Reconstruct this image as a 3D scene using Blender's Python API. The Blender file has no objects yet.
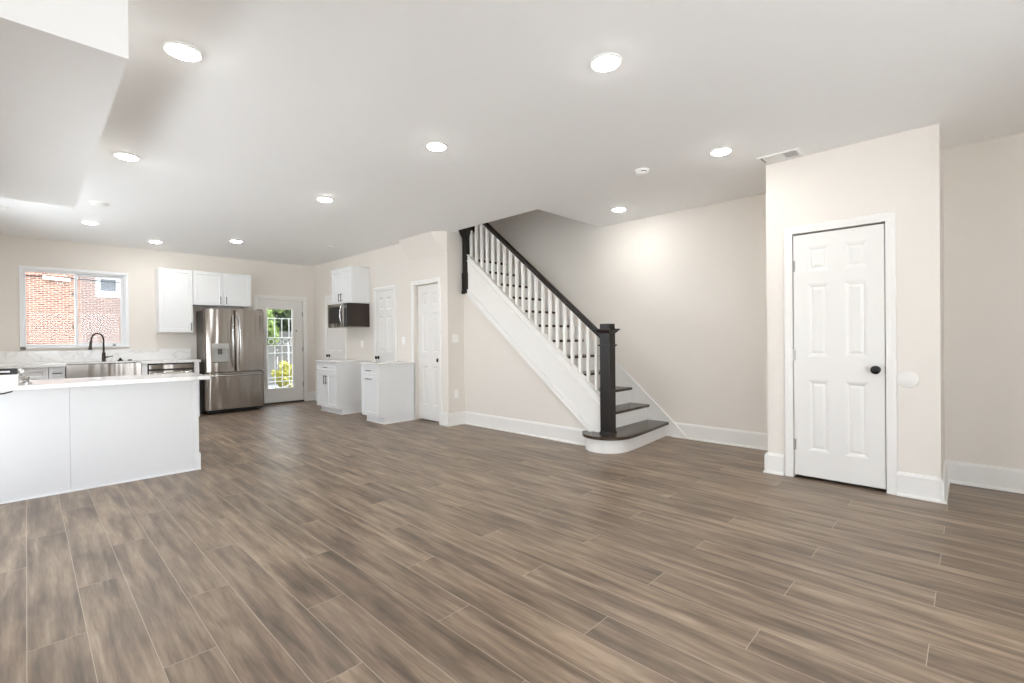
import bpy, bmesh, math, random
from mathutils import Vector, Matrix
random.seed(7)
S = bpy.context.scene
COL = S.collection
PI = math.pi

# ------------------------------------------------------------------ camera
H_EYE = 1.21
cam_d = bpy.data.cameras.new('camera')
cam = bpy.data.objects.new('camera', cam_d)
COL.objects.link(cam)
S.camera = cam
_f, _yaw, _pit, _rol = 471.76, math.radians(45.8268), math.radians(-0.2897), math.radians(-0.5590)
_fw = Vector((math.sin(_yaw) * math.cos(_pit), math.cos(_yaw) * math.cos(_pit), math.sin(_pit)))
_r0 = Vector((math.cos(_yaw), -math.sin(_yaw), 0))
_u0 = _r0.cross(_fw)
_r = _r0 * math.cos(_rol) + _u0 * math.sin(_rol)
_u = _u0 * math.cos(_rol) - _r0 * math.sin(_rol)
cam.matrix_world = Matrix(((_r.x, _u.x, -_fw.x, 0), (_r.y, _u.y, -_fw.y, 0), (_r.z, _u.z, -_fw.z, H_EYE), (0, 0, 0, 1)))
cam_d.sensor_width = 36.0
cam_d.lens = _f / 1024 * 36.0
cam_d.clip_start = 0.05

# ------------------------------------------------------------------ world, sun, exposure
W = bpy.data.worlds.new('sky')
S.world = W
W.use_nodes = True
nt = W.node_tree
for n in list(nt.nodes):
    nt.nodes.remove(n)
wo = nt.nodes.new('ShaderNodeOutputWorld')
wb = nt.nodes.new('ShaderNodeBackground')
ws = nt.nodes.new('ShaderNodeTexSky')
ws.sky_type = 'NISHITA'
ws.sun_disc = False
ws.sun_elevation = math.radians(42)
ws.sun_rotation = math.radians(200)
ws.air_density = 1.0
ws.dust_density = 2.0
mixw = nt.nodes.new('ShaderNodeMix')
mixw.data_type = 'RGBA'
mixw.inputs['Factor'].default_value = 0.8
mixw.inputs['B'].default_value = (0.88, 0.955, 1.07, 1)
skm = nt.nodes.new('ShaderNodeMix')
skm.data_type = 'RGBA'
skm.blend_type = 'MULTIPLY'
skm.inputs['Factor'].default_value = 1.0
skm.inputs['B'].default_value = (0.1, 0.1, 0.1, 1)
nt.links.new(ws.outputs['Color'], skm.inputs['A'])
nt.links.new(skm.outputs['Result'], mixw.inputs['A'])
wtc = nt.nodes.new('ShaderNodeTexCoord')
wsp = nt.nodes.new('ShaderNodeSeparateXYZ')
nt.links.new(wtc.outputs['Generated'], wsp.inputs['Vector'])
wmr = nt.nodes.new('ShaderNodeMapRange')
wmr.inputs['From Min'].default_value = -0.15
wmr.inputs['From Max'].default_value = 0.15
nt.links.new(wsp.outputs['Z'], wmr.inputs['Value'])
wgm = nt.nodes.new('ShaderNodeMix')          # glow added below the horizon to brighten the ceiling, sky above it
wgm.data_type = 'RGBA'
wgm.inputs['A'].default_value = (1.30, 1.36, 1.43, 1)
nt.links.new(wmr.outputs['Result'], wgm.inputs['Factor'])
nt.links.new(mixw.outputs['Result'], wgm.inputs['B'])
nt.links.new(wgm.outputs['Result'], wb.inputs['Color'])
wb.inputs['Strength'].default_value = 4.8
nt.links.new(wb.outputs['Background'], wo.inputs['Surface'])

sun_d = bpy.data.lights.new('sun', 'SUN')
sun_d.energy = 1.0
sun_d.angle = math.radians(1.0)
sun_d.color = (1.0, 0.95, 0.88)
sun = bpy.data.objects.new('sun', sun_d)
sun.rotation_euler = (math.radians(38), 0, math.radians(-100))
COL.objects.link(sun)

LAMP = 90.0            # radiance of the ceiling lights
S.view_settings.view_transform = 'Standard'
S.view_settings.look = 'None'
S.view_settings.gamma = 1.0
S.view_settings.use_curve_mapping = False
S.view_settings.exposure = 0.60
try:
    S.cycles.use_denoising = True
    S.cycles.max_bounces = 14
    S.cycles.diffuse_bounces = 10
    S.cycles.transparent_max_bounces = 16
    S.cycles.sample_clamp_indirect = 8.0
except Exception:
    pass

# ------------------------------------------------------------------ materials
MATS = {}


def srgb(r, g, b):
    def c(v):
        v /= 255.0
        return v / 12.92 if v <= 0.04045 else ((v + 0.055) / 1.055) ** 2.4
    return (c(r), c(g), c(b), 1)


def new_mat(name):
    m = bpy.data.materials.new(name)
    m.use_nodes = True
    MATS[name] = m
    return m, m.node_tree, m.node_tree.nodes['Principled BSDF']


def mat(name, rgb, rough=0.5, metal=0.0, amt=0.03, scale=8.0, spec=0.5, bump=0.0, bscale=200.0, stretch=None):
    m, t, b = new_mat(name)
    tc = t.nodes.new('ShaderNodeTexCoord')
    no = t.nodes.new('ShaderNodeTexNoise')
    no.inputs['Scale'].default_value = scale
    no.inputs['Detail'].default_value = 4
    src = tc.outputs['Object']
    if stretch:
        mp = t.nodes.new('ShaderNodeMapping')
        mp.inputs['Scale'].default_value = stretch
        t.links.new(src, mp.inputs['Vector'])
        src = mp.outputs['Vector']
    t.links.new(src, no.inputs['Vector'])
    mx = t.nodes.new('ShaderNodeMix')
    mx.data_type = 'RGBA'
    c = srgb(*rgb)
    mx.inputs['A'].default_value = tuple(min(1, v * (1 - amt)) for v in c[:3]) + (1,)
    mx.inputs['B'].default_value = tuple(min(1, v * (1 + amt)) for v in c[:3]) + (1,)
    t.links.new(no.outputs['Fac'], mx.inputs['Factor'])
    t.links.new(mx.outputs['Result'], b.inputs['Base Color'])
    b.inputs['Roughness'].default_value = rough
    b.inputs['Metallic'].default_value = metal
    b.inputs['Specular IOR Level'].default_value = spec
    if bump:
        n2 = t.nodes.new('ShaderNodeTexNoise')
        n2.inputs['Scale'].default_value = bscale
        t.links.new(src, n2.inputs['Vector'])
        bp = t.nodes.new('ShaderNodeBump')
        bp.inputs['Strength'].default_value = bump
        bp.inputs['Distance'].default_value = 0.002
        t.links.new(n2.outputs['Fac'], bp.inputs['Height'])
        t.links.new(bp.outputs['Normal'], b.inputs['Normal'])
    return m


mat('wall_paint', (230, 224, 216), 0.6, amt=0.01, bump=0.06, spec=0.3)
mat('ceiling_paint', (246, 246, 245), 0.7, amt=0.01, bump=0.05, spec=0.2)
mat('trim_paint', (237, 235, 231), 0.32, amt=0.01)
mat('door_paint', (233, 231, 227), 0.35, amt=0.01)
mat('cabinet_paint', (233, 234, 234), 0.35, amt=0.01)
mat('island_paint', (226, 226, 226), 0.45, amt=0.01)
mat('dark_wood', (30, 23, 19), 0.36, spec=0.35, amt=0.3, scale=6, stretch=(12, 12, 1.2))
mat('tread_wood', (66, 53, 43), 0.27, spec=0.6, amt=0.25, scale=5, stretch=(1.2, 14, 14))
mat('black_metal', (38, 36, 36), 0.35, metal=0.6, amt=0.05)
mat('bronze_metal', (70, 62, 58), 0.35, metal=0.7, amt=0.05)
mat('pull_metal', (92, 90, 88), 0.3, metal=0.8, amt=0.05)
mat('nickel', (175, 172, 168), 0.35, metal=0.9, amt=0.04)
mat('chrome', (215, 215, 215), 0.12, metal=1.0, amt=0.02)
mat('steel', (164, 157, 150), 0.27, metal=1.0, amt=0.06, scale=4, stretch=(60, 60, 0.8))
mat('steel_side', (122, 117, 112), 0.4, metal=0.8, amt=0.05)
mat('appliance_black', (20, 19, 19), 0.3, amt=0.1)
mat('microwave_side', (62, 52, 47), 0.3, metal=0.5, amt=0.1)
mat('dispenser_panel', (196, 196, 194), 0.3, metal=0.5, amt=0.03)
mat('plastic_white', (244, 243, 240), 0.4, amt=0.01)
mat('plate_paint', (231, 228, 223), 0.4, amt=0.01)
mat('plastic_grey', (120, 118, 114), 0.5, amt=0.03)
mat('vent_dark', (90, 88, 85), 0.6, amt=0.05)
mat('concrete', (150, 148, 142), 0.9, amt=0.15, scale=3)
mat('grass', (112, 125, 66), 0.9, amt=0.4, scale=9)
mat('fence_wood', (120, 116, 110), 0.8, amt=0.15, scale=4, stretch=(1, 1, 8))
mat('bark', (80, 68, 58), 0.9, amt=0.25, scale=12)
mat('leaf_green', (120, 138, 74), 0.6, amt=0.45, scale=3)
mat('leaf_dark', (84, 98, 66), 0.6, amt=0.4, scale=3)
mat('leaf_yellow', (176, 170, 84), 0.6, amt=0.35, scale=3)
mat('window_vinyl', (240, 241, 243), 0.35, amt=0.01)
mat('blind_grey', (96, 98, 100), 0.7, amt=0.06)
mat('threshold_brown', (70, 58, 50), 0.5, amt=0.1)
mat('grille_white', (242, 242, 240), 0.4, amt=0.01)




def steel_bands():
    t = MATS['steel'].node_tree
    b = t.nodes['Principled BSDF']
    tc = t.nodes.new('ShaderNodeTexCoord')
    mp = t.nodes.new('ShaderNodeMapping')
    mp.inputs['Scale'].default_value = (4.0, 4.0, 0.4)
    t.links.new(tc.outputs['Object'], mp.inputs['Vector'])
    n = t.nodes.new('ShaderNodeTexNoise')
    n.inputs['Scale'].default_value = 1.6
    n.inputs['Detail'].default_value = 1.0
    t.links.new(mp.outputs['Vector'], n.inputs['Vector'])
    bp = t.nodes.new('ShaderNodeBump')
    bp.inputs['Strength'].default_value = 0.9
    bp.inputs['Distance'].default_value = 0.02
    t.links.new(n.outputs['Fac'], bp.inputs['Height'])
    t.links.new(bp.outputs['Normal'], b.inputs['Normal'])
    b.inputs['Roughness'].default_value = 0.2


steel_bands()


def emis_mat(name, color, strength):
    m, t, b = new_mat(name)
    e = t.nodes.new('ShaderNodeEmission')
    e.inputs['Color'].default_value = color
    e.inputs['Strength'].default_value = strength
    t.links.new(e.outputs['Emission'], t.nodes['Material Output'].inputs['Surface'])
    return m


emis_mat('lamp_glow', (1.0, 0.985, 0.96, 1), LAMP)


def glass_mat(name, tint=(1, 1, 1, 1), refl=0.08):
    m, t, b = new_mat(name)
    tr = t.nodes.new('ShaderNodeBsdfTransparent')
    tr.inputs['Color'].default_value = tint
    gl = t.nodes.new('ShaderNodeBsdfGlossy')
    gl.inputs['Roughness'].default_value = 0.02
    fr = t.nodes.new('ShaderNodeFresnel')
    fr.inputs['IOR'].default_value = 1.2
    mx = t.nodes.new('ShaderNodeMixShader')
    t.links.new(fr.outputs['Fac'], mx.inputs['Fac'])
    t.links.new(tr.outputs['BSDF'], mx.inputs[1])
    t.links.new(gl.outputs['BSDF'], mx.inputs[2])
    t.links.new(mx.outputs['Shader'], t.nodes['Material Output'].inputs['Surface'])
    return m


glass_mat('pane_glass', (0.97, 0.98, 0.98, 1))


def screen_mat():
    m, t, b = new_mat('insect_mesh')
    tr = t.nodes.new('ShaderNodeBsdfTransparent')
    df = t.nodes.new('ShaderNodeBsdfTranslucent')
    df.inputs['Color'].default_value = (0.25, 0.26, 0.27, 1)
    mx = t.nodes.new('ShaderNodeMixShader')
    mx.inputs['Fac'].default_value = 0.2
    t.links.new(tr.outputs['BSDF'], mx.inputs[1])
    t.links.new(df.outputs['BSDF'], mx.inputs[2])
    t.links.new(mx.outputs['Shader'], t.nodes['Material Output'].inputs['Surface'])


screen_mat()


def M_(t, op, a, b=None, c=None):
    n = t.nodes.new('ShaderNodeMath')
    n.operation = op
    for i, v in enumerate((a, b, c)):
        if v is None:
            continue
        if isinstance(v, (int, float)):
            n.inputs[i].default_value = v
        else:
            t.links.new(v, n.inputs[i])
    return n.outputs[0]


def ramp(t, fac, stops):
    r = t.nodes.new('ShaderNodeValToRGB')
    el = r.color_ramp.elements
    while len(el) < len(stops):
        el.new(0.5)
    for e, (p, c) in zip(el, stops):
        e.position = p
        e.color = c
    t.links.new(fac, r.inputs['Fac'])
    return r.outputs['Color']


def mixc(t, fac, a, b, mode='MIX'):
    n = t.nodes.new('ShaderNodeMix')
    n.data_type = 'RGBA'
    n.blend_type = mode
    for k, v in (('Factor', fac), ('A', a), ('B', b)):
        if isinstance(v, (int, float)):
            n.inputs[k].default_value = v
        elif isinstance(v, tuple):
            n.inputs[k].default_value = v
        else:
            t.links.new(v, n.inputs[k])
    return n.outputs['Result']


def floor_mat():
    m, t, b = new_mat('plank_floor')
    tc = t.nodes.new('ShaderNodeTexCoord')
    sp = t.nodes.new('ShaderNodeSeparateXYZ')
    t.links.new(tc.outputs['Object'], sp.inputs['Vector'])
    X, Y = sp.outputs['X'], sp.outputs['Y']
    PW, PL = 0.1762, 1.524
    rx = M_(t, 'DIVIDE', M_(t, 'ADD', X, 0.0115), PW)
    row = M_(t, 'FLOOR', rx)
    fx = M_(t, 'SUBTRACT', rx, row)
    ry = M_(t, 'DIVIDE', M_(t, 'SUBTRACT', Y, M_(t, 'ADD', M_(t, 'MULTIPLY', row, 0.508), 0.12 - 0.508)), PL)
    pl = M_(t, 'FLOOR', ry)
    fy = M_(t, 'SUBTRACT', ry, pl)
    cv = t.nodes.new('ShaderNodeCombineXYZ')
    t.links.new(row, cv.inputs['X'])
    t.links.new(pl, cv.inputs['Y'])
    wn = t.nodes.new('ShaderNodeTexWhiteNoise')
    wn.noise_dimensions = '2D'
    t.links.new(cv.outputs['Vector'], wn.inputs['Vector'])
    rnd = wn.outputs['Value']
    # grain: stretched along Y, shifted for every plank
    gv = t.nodes.new('ShaderNodeCombineXYZ')
    t.links.new(M_(t, 'ADD', M_(t, 'MULTIPLY', X, 1.0), M_(t, 'MULTIPLY', rnd, 37.0)), gv.inputs['X'])
    t.links.new(M_(t, 'ADD', M_(t, 'MULTIPLY', Y, 0.085), M_(t, 'MULTIPLY', rnd, 11.0)), gv.inputs['Y'])
    g1 = t.nodes.new('ShaderNodeTexNoise')
    g1.inputs['Scale'].default_value = 19.0
    g1.inputs['Detail'].default_value = 4
    g1.inputs['Roughness'].default_value = 0.5
    g1.inputs['Distortion'].default_value = 0.25
    t.links.new(gv.outputs['Vector'], g1.inputs['Vector'])
    g2 = t.nodes.new('ShaderNodeTexNoise')
    g2.inputs['Scale'].default_value = 95.0
    g2.inputs['Detail'].default_value = 3
    t.links.new(gv.outputs['Vector'], g2.inputs['Vector'])
    gb = t.nodes.new('ShaderNodeCombineXYZ')
    t.links.new(M_(t, 'ADD', X, M_(t, 'MULTIPLY', rnd, 19.0)), gb.inputs['X'])
    t.links.new(M_(t, 'ADD', M_(t, 'MULTIPLY', Y, 0.3), M_(t, 'MULTIPLY', rnd, 5.0)), gb.inputs['Y'])
    g3 = t.nodes.new('ShaderNodeTexNoise')
    g3.inputs['Scale'].default_value = 6.5
    g3.inputs['Detail'].default_value = 3
    t.links.new(gb.outputs['Vector'], g3.inputs['Vector'])
    base = ramp(t, g1.outputs['Fac'], [(0.30, srgb(95, 80, 67)), (0.45, srgb(125, 108, 92)), (0.55, srgb(142, 124, 106)), (0.70, srgb(165, 147, 127))])
    fine = ramp(t, g2.outputs['Fac'], [(0.3, (0.76, 0.75, 0.74, 1)), (0.65, (1.06, 1.06, 1.06, 1))])
    c1 = mixc(t, 0.8, base, fine, 'MULTIPLY')
    blot = ramp(t, g3.outputs['Fac'], [(0.30, (0.66, 0.64, 0.62, 1)), (0.47, (0.96, 0.95, 0.94, 1)), (0.72, (1.07, 1.06, 1.04, 1))])
    c1b = mixc(t, 0.9, c1, blot, 'MULTIPLY')
    # small knots
    kv = t.nodes.new('ShaderNodeTexVoronoi')
    kv.inputs['Scale'].default_value = 2.6
    kc = t.nodes.new('ShaderNodeCombineXYZ')
    t.links.new(M_(t, 'ADD', X, M_(t, 'MULTIPLY', rnd, 9.0)), kc.inputs['X'])
    t.links.new(M_(t, 'MULTIPLY', Y, 0.45), kc.inputs['Y'])
    t.links.new(kc.outputs['Vector'], kv.inputs['Vector'])
    kd = M_(t, 'ADD', kv.outputs['Distance'], M_(t, 'MULTIPLY', g2.outputs['Fac'], 0.05))
    knot = ramp(t, kd, [(0.03, (0.62, 0.58, 0.54, 1)), (0.11, (1, 1, 1, 1))])
    c2 = mixc(t, 0.8, c1b, knot, 'MULTIPLY')
    tone = ramp(t, rnd, [(0.0, (0.84, 0.83, 0.82, 1)), (0.5, (1.0, 1.0, 1.0, 1)), (1.0, (1.13, 1.12, 1.1, 1))])
    c3 = mixc(t, 1.0, c2, tone, 'MULTIPLY')
    ex = M_(t, 'MULTIPLY', M_(t, 'MINIMUM', fx, M_(t, 'SUBTRACT', 1.0, fx)), PW)
    ey = M_(t, 'MULTIPLY', M_(t, 'MINIMUM', fy, M_(t, 'SUBTRACT', 1.0, fy)), PL)
    e = M_(t, 'MINIMUM', ex, ey)
    groove = M_(t, 'LESS_THAN', e, 0.0013)
    c4 = mixc(t, M_(t, 'MULTIPLY', groove, 0.75), c3, srgb(192, 176, 158))  # pale joint colour paints the highlight reflected by the plank bevels
    t.links.new(c4, b.inputs['Base Color'])
    rr = t.nodes.new('ShaderNodeMapRange')
    rr.inputs['To Min'].default_value = 0.30
    rr.inputs['To Max'].default_value = 0.42
    t.links.new(g1.outputs['Fac'], rr.inputs['Value'])
    t.links.new(rr.outputs['Result'], b.inputs['Roughness'])
    b.inputs['Specular IOR Level'].default_value = 0.5
    bp = t.nodes.new('ShaderNodeBump')
    bp.inputs['Strength'].default_value = 0.25
    bp.inputs['Distance'].default_value = 0.002
    hgt = M_(t, 'SUBTRACT', M_(t, 'MULTIPLY', g2.outputs['Fac'], 0.35), groove)
    t.links.new(hgt, bp.inputs['Height'])
    t.links.new(bp.outputs['Normal'], b.inputs['Normal'])


floor_mat()


def marble_mat():
    m, t, b = new_mat('marble_top')
    tc = t.nodes.new('ShaderNodeTexCoord')
    mp = t.nodes.new('ShaderNodeMapping')
    mp.inputs['Rotation'].default_value = (0.3, 0.5, 0.7)
    t.links.new(tc.outputs['Object'], mp.inputs['Vector'])
    n = t.nodes.new('ShaderNodeTexNoise')
    n.inputs['Scale'].default_value = 2.2
    n.inputs['Detail'].default_value = 6
    n.inputs['Distortion'].default_value = 1.4
    t.links.new(mp.outputs['Vector'], n.inputs['Vector'])
    v = M_(t, 'ABSOLUTE', M_(t, 'SUBTRACT', n.outputs['Fac'], 0.5))
    c = ramp(t, v, [(0.0, srgb(222, 219, 216)), (0.02, srgb(234, 232, 230)), (0.06, srgb(240, 239, 237))])
    t.links.new(c, b.inputs['Base Color'])
    b.inputs['Roughness'].default_value = 0.14


marble_mat()


def brick_mat():
    m, t, b = new_mat('red_brick')
    tc = t.nodes.new('ShaderNodeTexCoord')
    mp = t.nodes.new('ShaderNodeMapping')
    mp.inputs['Rotation'].default_value = (PI / 2, 0, 0)
    t.links.new(tc.outputs['Object'], mp.inputs['Vector'])
    br = t.nodes.new('ShaderNodeTexBrick')
    br.inputs['Color1'].default_value = srgb(110, 62, 44)
    br.inputs['Color2'].default_value = srgb(142, 98, 78)
    br.inputs['Mortar'].default_value = srgb(172, 160, 146)
    br.inputs['Scale'].default_value = 1.0
    br.inputs['Brick Width'].default_value = 0.21
    br.inputs['Row Height'].default_value = 0.072
    br.inputs['Mortar Size'].default_value = 0.011
    br.inputs['Mortar Smooth'].default_value = 0.1
    t.links.new(mp.outputs['Vector'], br.inputs['Vector'])
    no = t.nodes.new('ShaderNodeTexNoise')
    no.inputs['Scale'].default_value = 11
    t.links.new(mp.outputs['Vector'], no.inputs['Vector'])
    v = ramp(t, no.outputs['Fac'], [(0.3, (0.75, 0.75, 0.75, 1)), (0.7, (1.15, 1.15, 1.15, 1))])
    t.links.new(mixc(t, 1.0, br.outputs['Color'], v, 'MULTIPLY'), b.inputs['Base Color'])
    b.inputs['Roughness'].default_value = 0.9


brick_mat()


# ------------------------------------------------------------------ mesh helpers
class MB:
    def __init__(self, xf=None):
        self.bm = bmesh.new()
        self.xf = xf

    def _p(self, v):
        v = Vector(v)
        return self.xf @ v if self.xf else v

    def face(self, pts):
        vs = [self.bm.verts.new(self._p(p)) for p in pts]
        try:
            return self.bm.faces.new(vs)
        except ValueError:
            return None

    def box(self, x0, x1, y0, y1, z0, z1, bev=0.0, seg=1):
        P = [(x0, y0, z0), (x1, y0, z0), (x1, y1, z0), (x0, y1, z0), (x0, y0, z1), (x1, y0, z1), (x1, y1, z1), (x0, y1, z1)]
        vs = [self.bm.verts.new(self._p(p)) for p in P]
        fs = [self.bm.faces.new([vs[i] for i in q]) for q in ((0, 3, 2, 1), (4, 5, 6, 7), (0, 1, 5, 4), (1, 2, 6, 5), (2, 3, 7, 6), (3, 0, 4, 7))]
        if bev:
            es = list({e for f in fs for e in f.edges})
            bmesh.ops.bevel(self.bm, geom=es, offset=bev, segments=seg, affect='EDGES', profile=0.5)
        return self

    def prism(self, poly, d):
        """poly: list of 3-D points (one planar outline), d: extrusion vector"""
        d = Vector(d)
        a = [self.bm.verts.new(self._p(p)) for p in poly]
        b = [self.bm.verts.new(self._p(Vector(p) + d)) for p in poly]
        n = len(poly)
        self.bm.faces.new(a)
        self.bm.faces.new(b[::-1])
        for i in range(n):
            j = (i + 1) % n
            self.bm.faces.new([a[i], b[i], b[j], a[j]])
        return self

    def lathe(self, c, axis, prof, n=24):
        """prof: (radius, distance along axis) pairs"""
        ax = Vector(axis).normalized()
        t = Vector((0, 0, 1)) if abs(ax.z) < 0.9 else Vector((1, 0, 0))
        e1 = ax.cross(t).normalized()
        e2 = ax.cross(e1)
        rings = []
        for r, h in prof:
            o = Vector(c) + ax * h
            if r < 1e-6:
                rings.append([self.bm.verts.new(self._p(o))])
            else:
                rings.append([self.bm.verts.new(self._p(o + e1 * (r * math.cos(2 * PI * k / n)) + e2 * (r * math.sin(2 * PI * k / n)))) for k in range(n)])
        for A, B in zip(rings, rings[1:]):
            for k in range(n):
                l = (k + 1) % n
                if len(A) == 1 and len(B) == 1:
                    continue
                if len(A) == 1:
                    self.bm.faces.new([A[0], B[k], B[l]])
                elif len(B) == 1:
                    self.bm.faces.new([A[k], B[0], A[l]])
                else:
                    self.bm.faces.new([A[k], B[k], B[l], A[l]])
        for R in (rings[0], rings[-1]):
            if len(R) > 1:
                self.bm.faces.new(R)
        return self

    def tube(self, pts, r, n=10):
        pts = [Vector(p) for p in pts]
        rings = []
        up = None
        for i, p in enumerate(pts):
            d = (pts[min(i + 1, len(pts) - 1)] - pts[max(i - 1, 0)]).normalized()
            if up is None:
                up = Vector((0, 0, 1)) if abs(d.z) < 0.9 else Vector((1, 0, 0))
            e1 = d.cross(up).normalized()
            up = e1.cross(d).normalized()
            rad = r[i] if isinstance(r, (list, tuple)) else r
            rings.append([self.bm.verts.new(self._p(p + e1 * (rad * math.cos(2 * PI * k / n)) + up * (rad * math.sin(2 * PI * k / n)))) for k in range(n)])
        for A, B in zip(rings, rings[1:]):
            for k in range(n):
                l = (k + 1) % n
                self.bm.faces.new([A[k], A[l], B[l], B[k]])
        self.bm.faces.new(rings[0])
        self.bm.faces.new(rings[-1])
        return self

    def sweep(self, prof, p0, p1, nrm):
        """baseboard style run: profile of (out, up) pairs between two floor points, nrm points into the room"""
        p0, p1, nrm = Vector(p0), Vector(p1), Vector(nrm)
        poly = [p0 + nrm * o + Vector((0, 0, u)) for o, u in prof]
        return self.prism(poly, p1 - p0)

    def cells(self, us, vs, t0, t1, solid, mapf):
        """slab with openings: cells of a grid, solid(u, v) says whether a cell is filled"""
        nu, nv = len(us) - 1, len(vs) - 1
        F = [[solid((us[i] + us[i + 1]) / 2, (vs[j] + vs[j + 1]) / 2) for j in range(nv)] for i in range(nu)]
        g = lambda i, j: 0 <= i < nu and 0 <= j < nv and F[i][j]
        q = lambda *p: self.face([mapf(*a) for a in p])
        for i in range(nu):
            for j in range(nv):
                if not F[i][j]:
                    continue
                a, b, c, d = us[i], us[i + 1], vs[j], vs[j + 1]
                q((a, c, t0), (b, c, t0), (b, d, t0), (a, d, t0))
                q((a, c, t1), (a, d, t1), (b, d, t1), (b, c, t1))
                if not g(i - 1, j): q((a, c, t0), (a, d, t0), (a, d, t1), (a, c, t1))
                if not g(i + 1, j): q((b, c, t0), (b, c, t1), (b, d, t1), (b, d, t0))
                if not g(i, j - 1): q((a, c, t0), (a, c, t1), (b, c, t1), (b, c, t0))
                if not g(i, j + 1): q((a, d, t0), (b, d, t0), (b, d, t1), (a, d, t1))
        return self

    def panel_face(self, w, h, t, panels, steps):
        """slab w x h x t in local (u, v, n); panels = rects on the front, steps = (inset, depth) rings"""
        us = sorted({0, w} | {p[0] for p in panels} | {p[1] for p in panels})
        vs = sorted({0, h} | {p[2] for p in panels} | {p[3] for p in panels})
        for i in range(len(us) - 1):
            for j in range(len(vs) - 1):
                cu, cv = (us[i] + us[i + 1]) / 2, (vs[j] + vs[j + 1]) / 2
                if any(p[0] < cu < p[1] and p[2] < cv < p[3] for p in panels):
                    continue
                self.face([(us[i], vs[j], t), (us[i + 1], vs[j], t), (us[i + 1], vs[j + 1], t), (us[i], vs[j + 1], t)])
        for a, b, c, d in panels:
            prev = [(a, c, t), (b, c, t), (b, d, t), (a, d, t)]
            for ins, dep in steps:
                cur = [(a + ins, c + ins, t + dep), (b - ins, c + ins, t + dep), (b - ins, d - ins, t + dep), (a + ins, d - ins, t + dep)]
                for k in range(4):
                    l = (k + 1) % 4
                    self.face([prev[k], prev[l], cur[l], cur[k]])
                prev = cur
            self.face(prev)
        self.face([(0, 0, 0), (0, h, 0), (w, h, 0), (w, 0, 0)])
        self.face([(0, 0, 0), (w, 0, 0), (w, 0, t), (0, 0, t)])
        self.face([(0, h, 0), (0, h, t), (w, h, t), (w, h, 0)])
        self.face([(0, 0, 0), (0, 0, t), (0, h, t), (0, h, 0)])
        self.face([(w, 0, 0), (w, h, 0), (w, h, t), (w, 0, t)])
        return self

    def build(self, name, m, parent=None, origin=None, smooth=False, weld=True):
        bm = self.bm
        if weld:
            bmesh.ops.remove_doubles(bm, verts=bm.verts, dist=1e-5)
        bmesh.ops.recalc_face_normals(bm, faces=bm.faces)
        off = Vector((0, 0, 0))
        if parent:
            q = parent
            while q:
                off += q.location
                q = q.parent
        elif origin is not None:
            off = Vector(origin)
        else:
            mn = [min(v.co[i] for v in bm.verts) for i in range(3)]
            mx = [max(v.co[i] for v in bm.verts) for i in range(3)]
            off = Vector(((mn[0] + mx[0]) / 2, (mn[1] + mx[1]) / 2, mn[2]))
        for v in bm.verts:
            v.co -= off
        me = bpy.data.meshes.new(name)
        bm.to_mesh(me)
        bm.free()
        if smooth:
            for p in me.polygons:
                p.use_smooth = True
            try:
                me.set_sharp_from_angle(angle=math.radians(40))
            except Exception:
                pass
        me.materials.append(MATS[m])
        o = bpy.data.objects.new(name, me)
        COL.objects.link(o)
        if parent:
            o.parent = parent
        else:
            o.location = off
        return o


def tag(o, label, cat, group=None, kind=None):
    o['label'] = label
    o['category'] = cat
    if group:
        o['group'] = group
    if kind:
        o['kind'] = kind
    return o


def thing(name, label, cat, loc, group=None):
    o = bpy.data.objects.new(name, None)
    o.empty_display_size = 0.1
    o.location = loc
    COL.objects.link(o)
    return tag(o, label, cat, group)


def struct(o, label=None):
    o['kind'] = 'structure'
    if label:
        o['label'] = label
    return o


def frame(o, u, n):
    """local (u, v, n) -> world: u along the width, v = up, n = out of the face"""
    u, n = Vector(u), Vector(n)
    return Matrix(((u.x, 0, n.x, o[0]), (u.y, 0, n.y, o[1]), (u.z, 1, n.z, o[2]), (0, 0, 0, 1)))


def box(name, m, b, parent=None, bev=0.0, seg=1):
    return MB().box(*b, bev=bev, seg=seg).build(name, m, parent)


# ------------------------------------------------------------------ room shell
HC = 2.735                      # ceiling
XL, XS, XR, XP, XU = -1.0, 5.50, 5.28, 4.11, 4.40     # left, stair, right, pantry and under-stair walls
YK, YF, YE = 9.65, -2.6, 5.24   # kitchen wall, front wall, end of the pantry block
XC, YC0, YC1 = 4.60, 0.155, 1.30  # closet

struct(MB().box(XL - 0.15, 5.75, YF - 0.15, YK + 0.15, -0.12, 0).build('floor', 'plank_floor', origin=(0, 0, 0)))

hole = lambda x, y: (4.21 < x < XS and 3.645 < y < YE) or (XU < x < XS and YE <= y < 6.55)
struct(MB().cells([XL - 0.15, 4.21, XU, XS], [YF - 0.15, 3.645, YE, 6.55, YK + 0.15], HC, HC + 0.26,
                  lambda u, v: not hole(u, v), lambda u, v, t: (u, v, t)).build('ceiling', 'ceiling_paint'))

# kitchen wall (back): window and exterior door openings
WX0, WX1, WZ0, WZ1 = -0.03, 1.11, 1.165, 2.285
DX0, DX1, DZ1 = 3.055, 3.895, 2.02


def k_solid(x, z):
    return not ((WX0 < x < WX1 and WZ0 < z < WZ1) or (DX0 < x < DX1 and z < DZ1))


struct(MB().cells([XL - 0.15, WX0, WX1, DX0, DX1, 5.75], [0, WZ0, DZ1, WZ1, HC], YK, YK + 0.15, k_solid,
                  lambda u, v, t: (u, t, v)).build('wall_back', 'wall_paint'))
# pantry wall with its three doorways
P3 = (5.45, 6.06, 2.04)
P2 = (6.62, 7.18, 2.03)
P1 = (8.31, 9.02, 2.03)


def p_solid(y, z):
    return not any(a < y < b and z < c for a, b, c in (P1, P2, P3))


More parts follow.
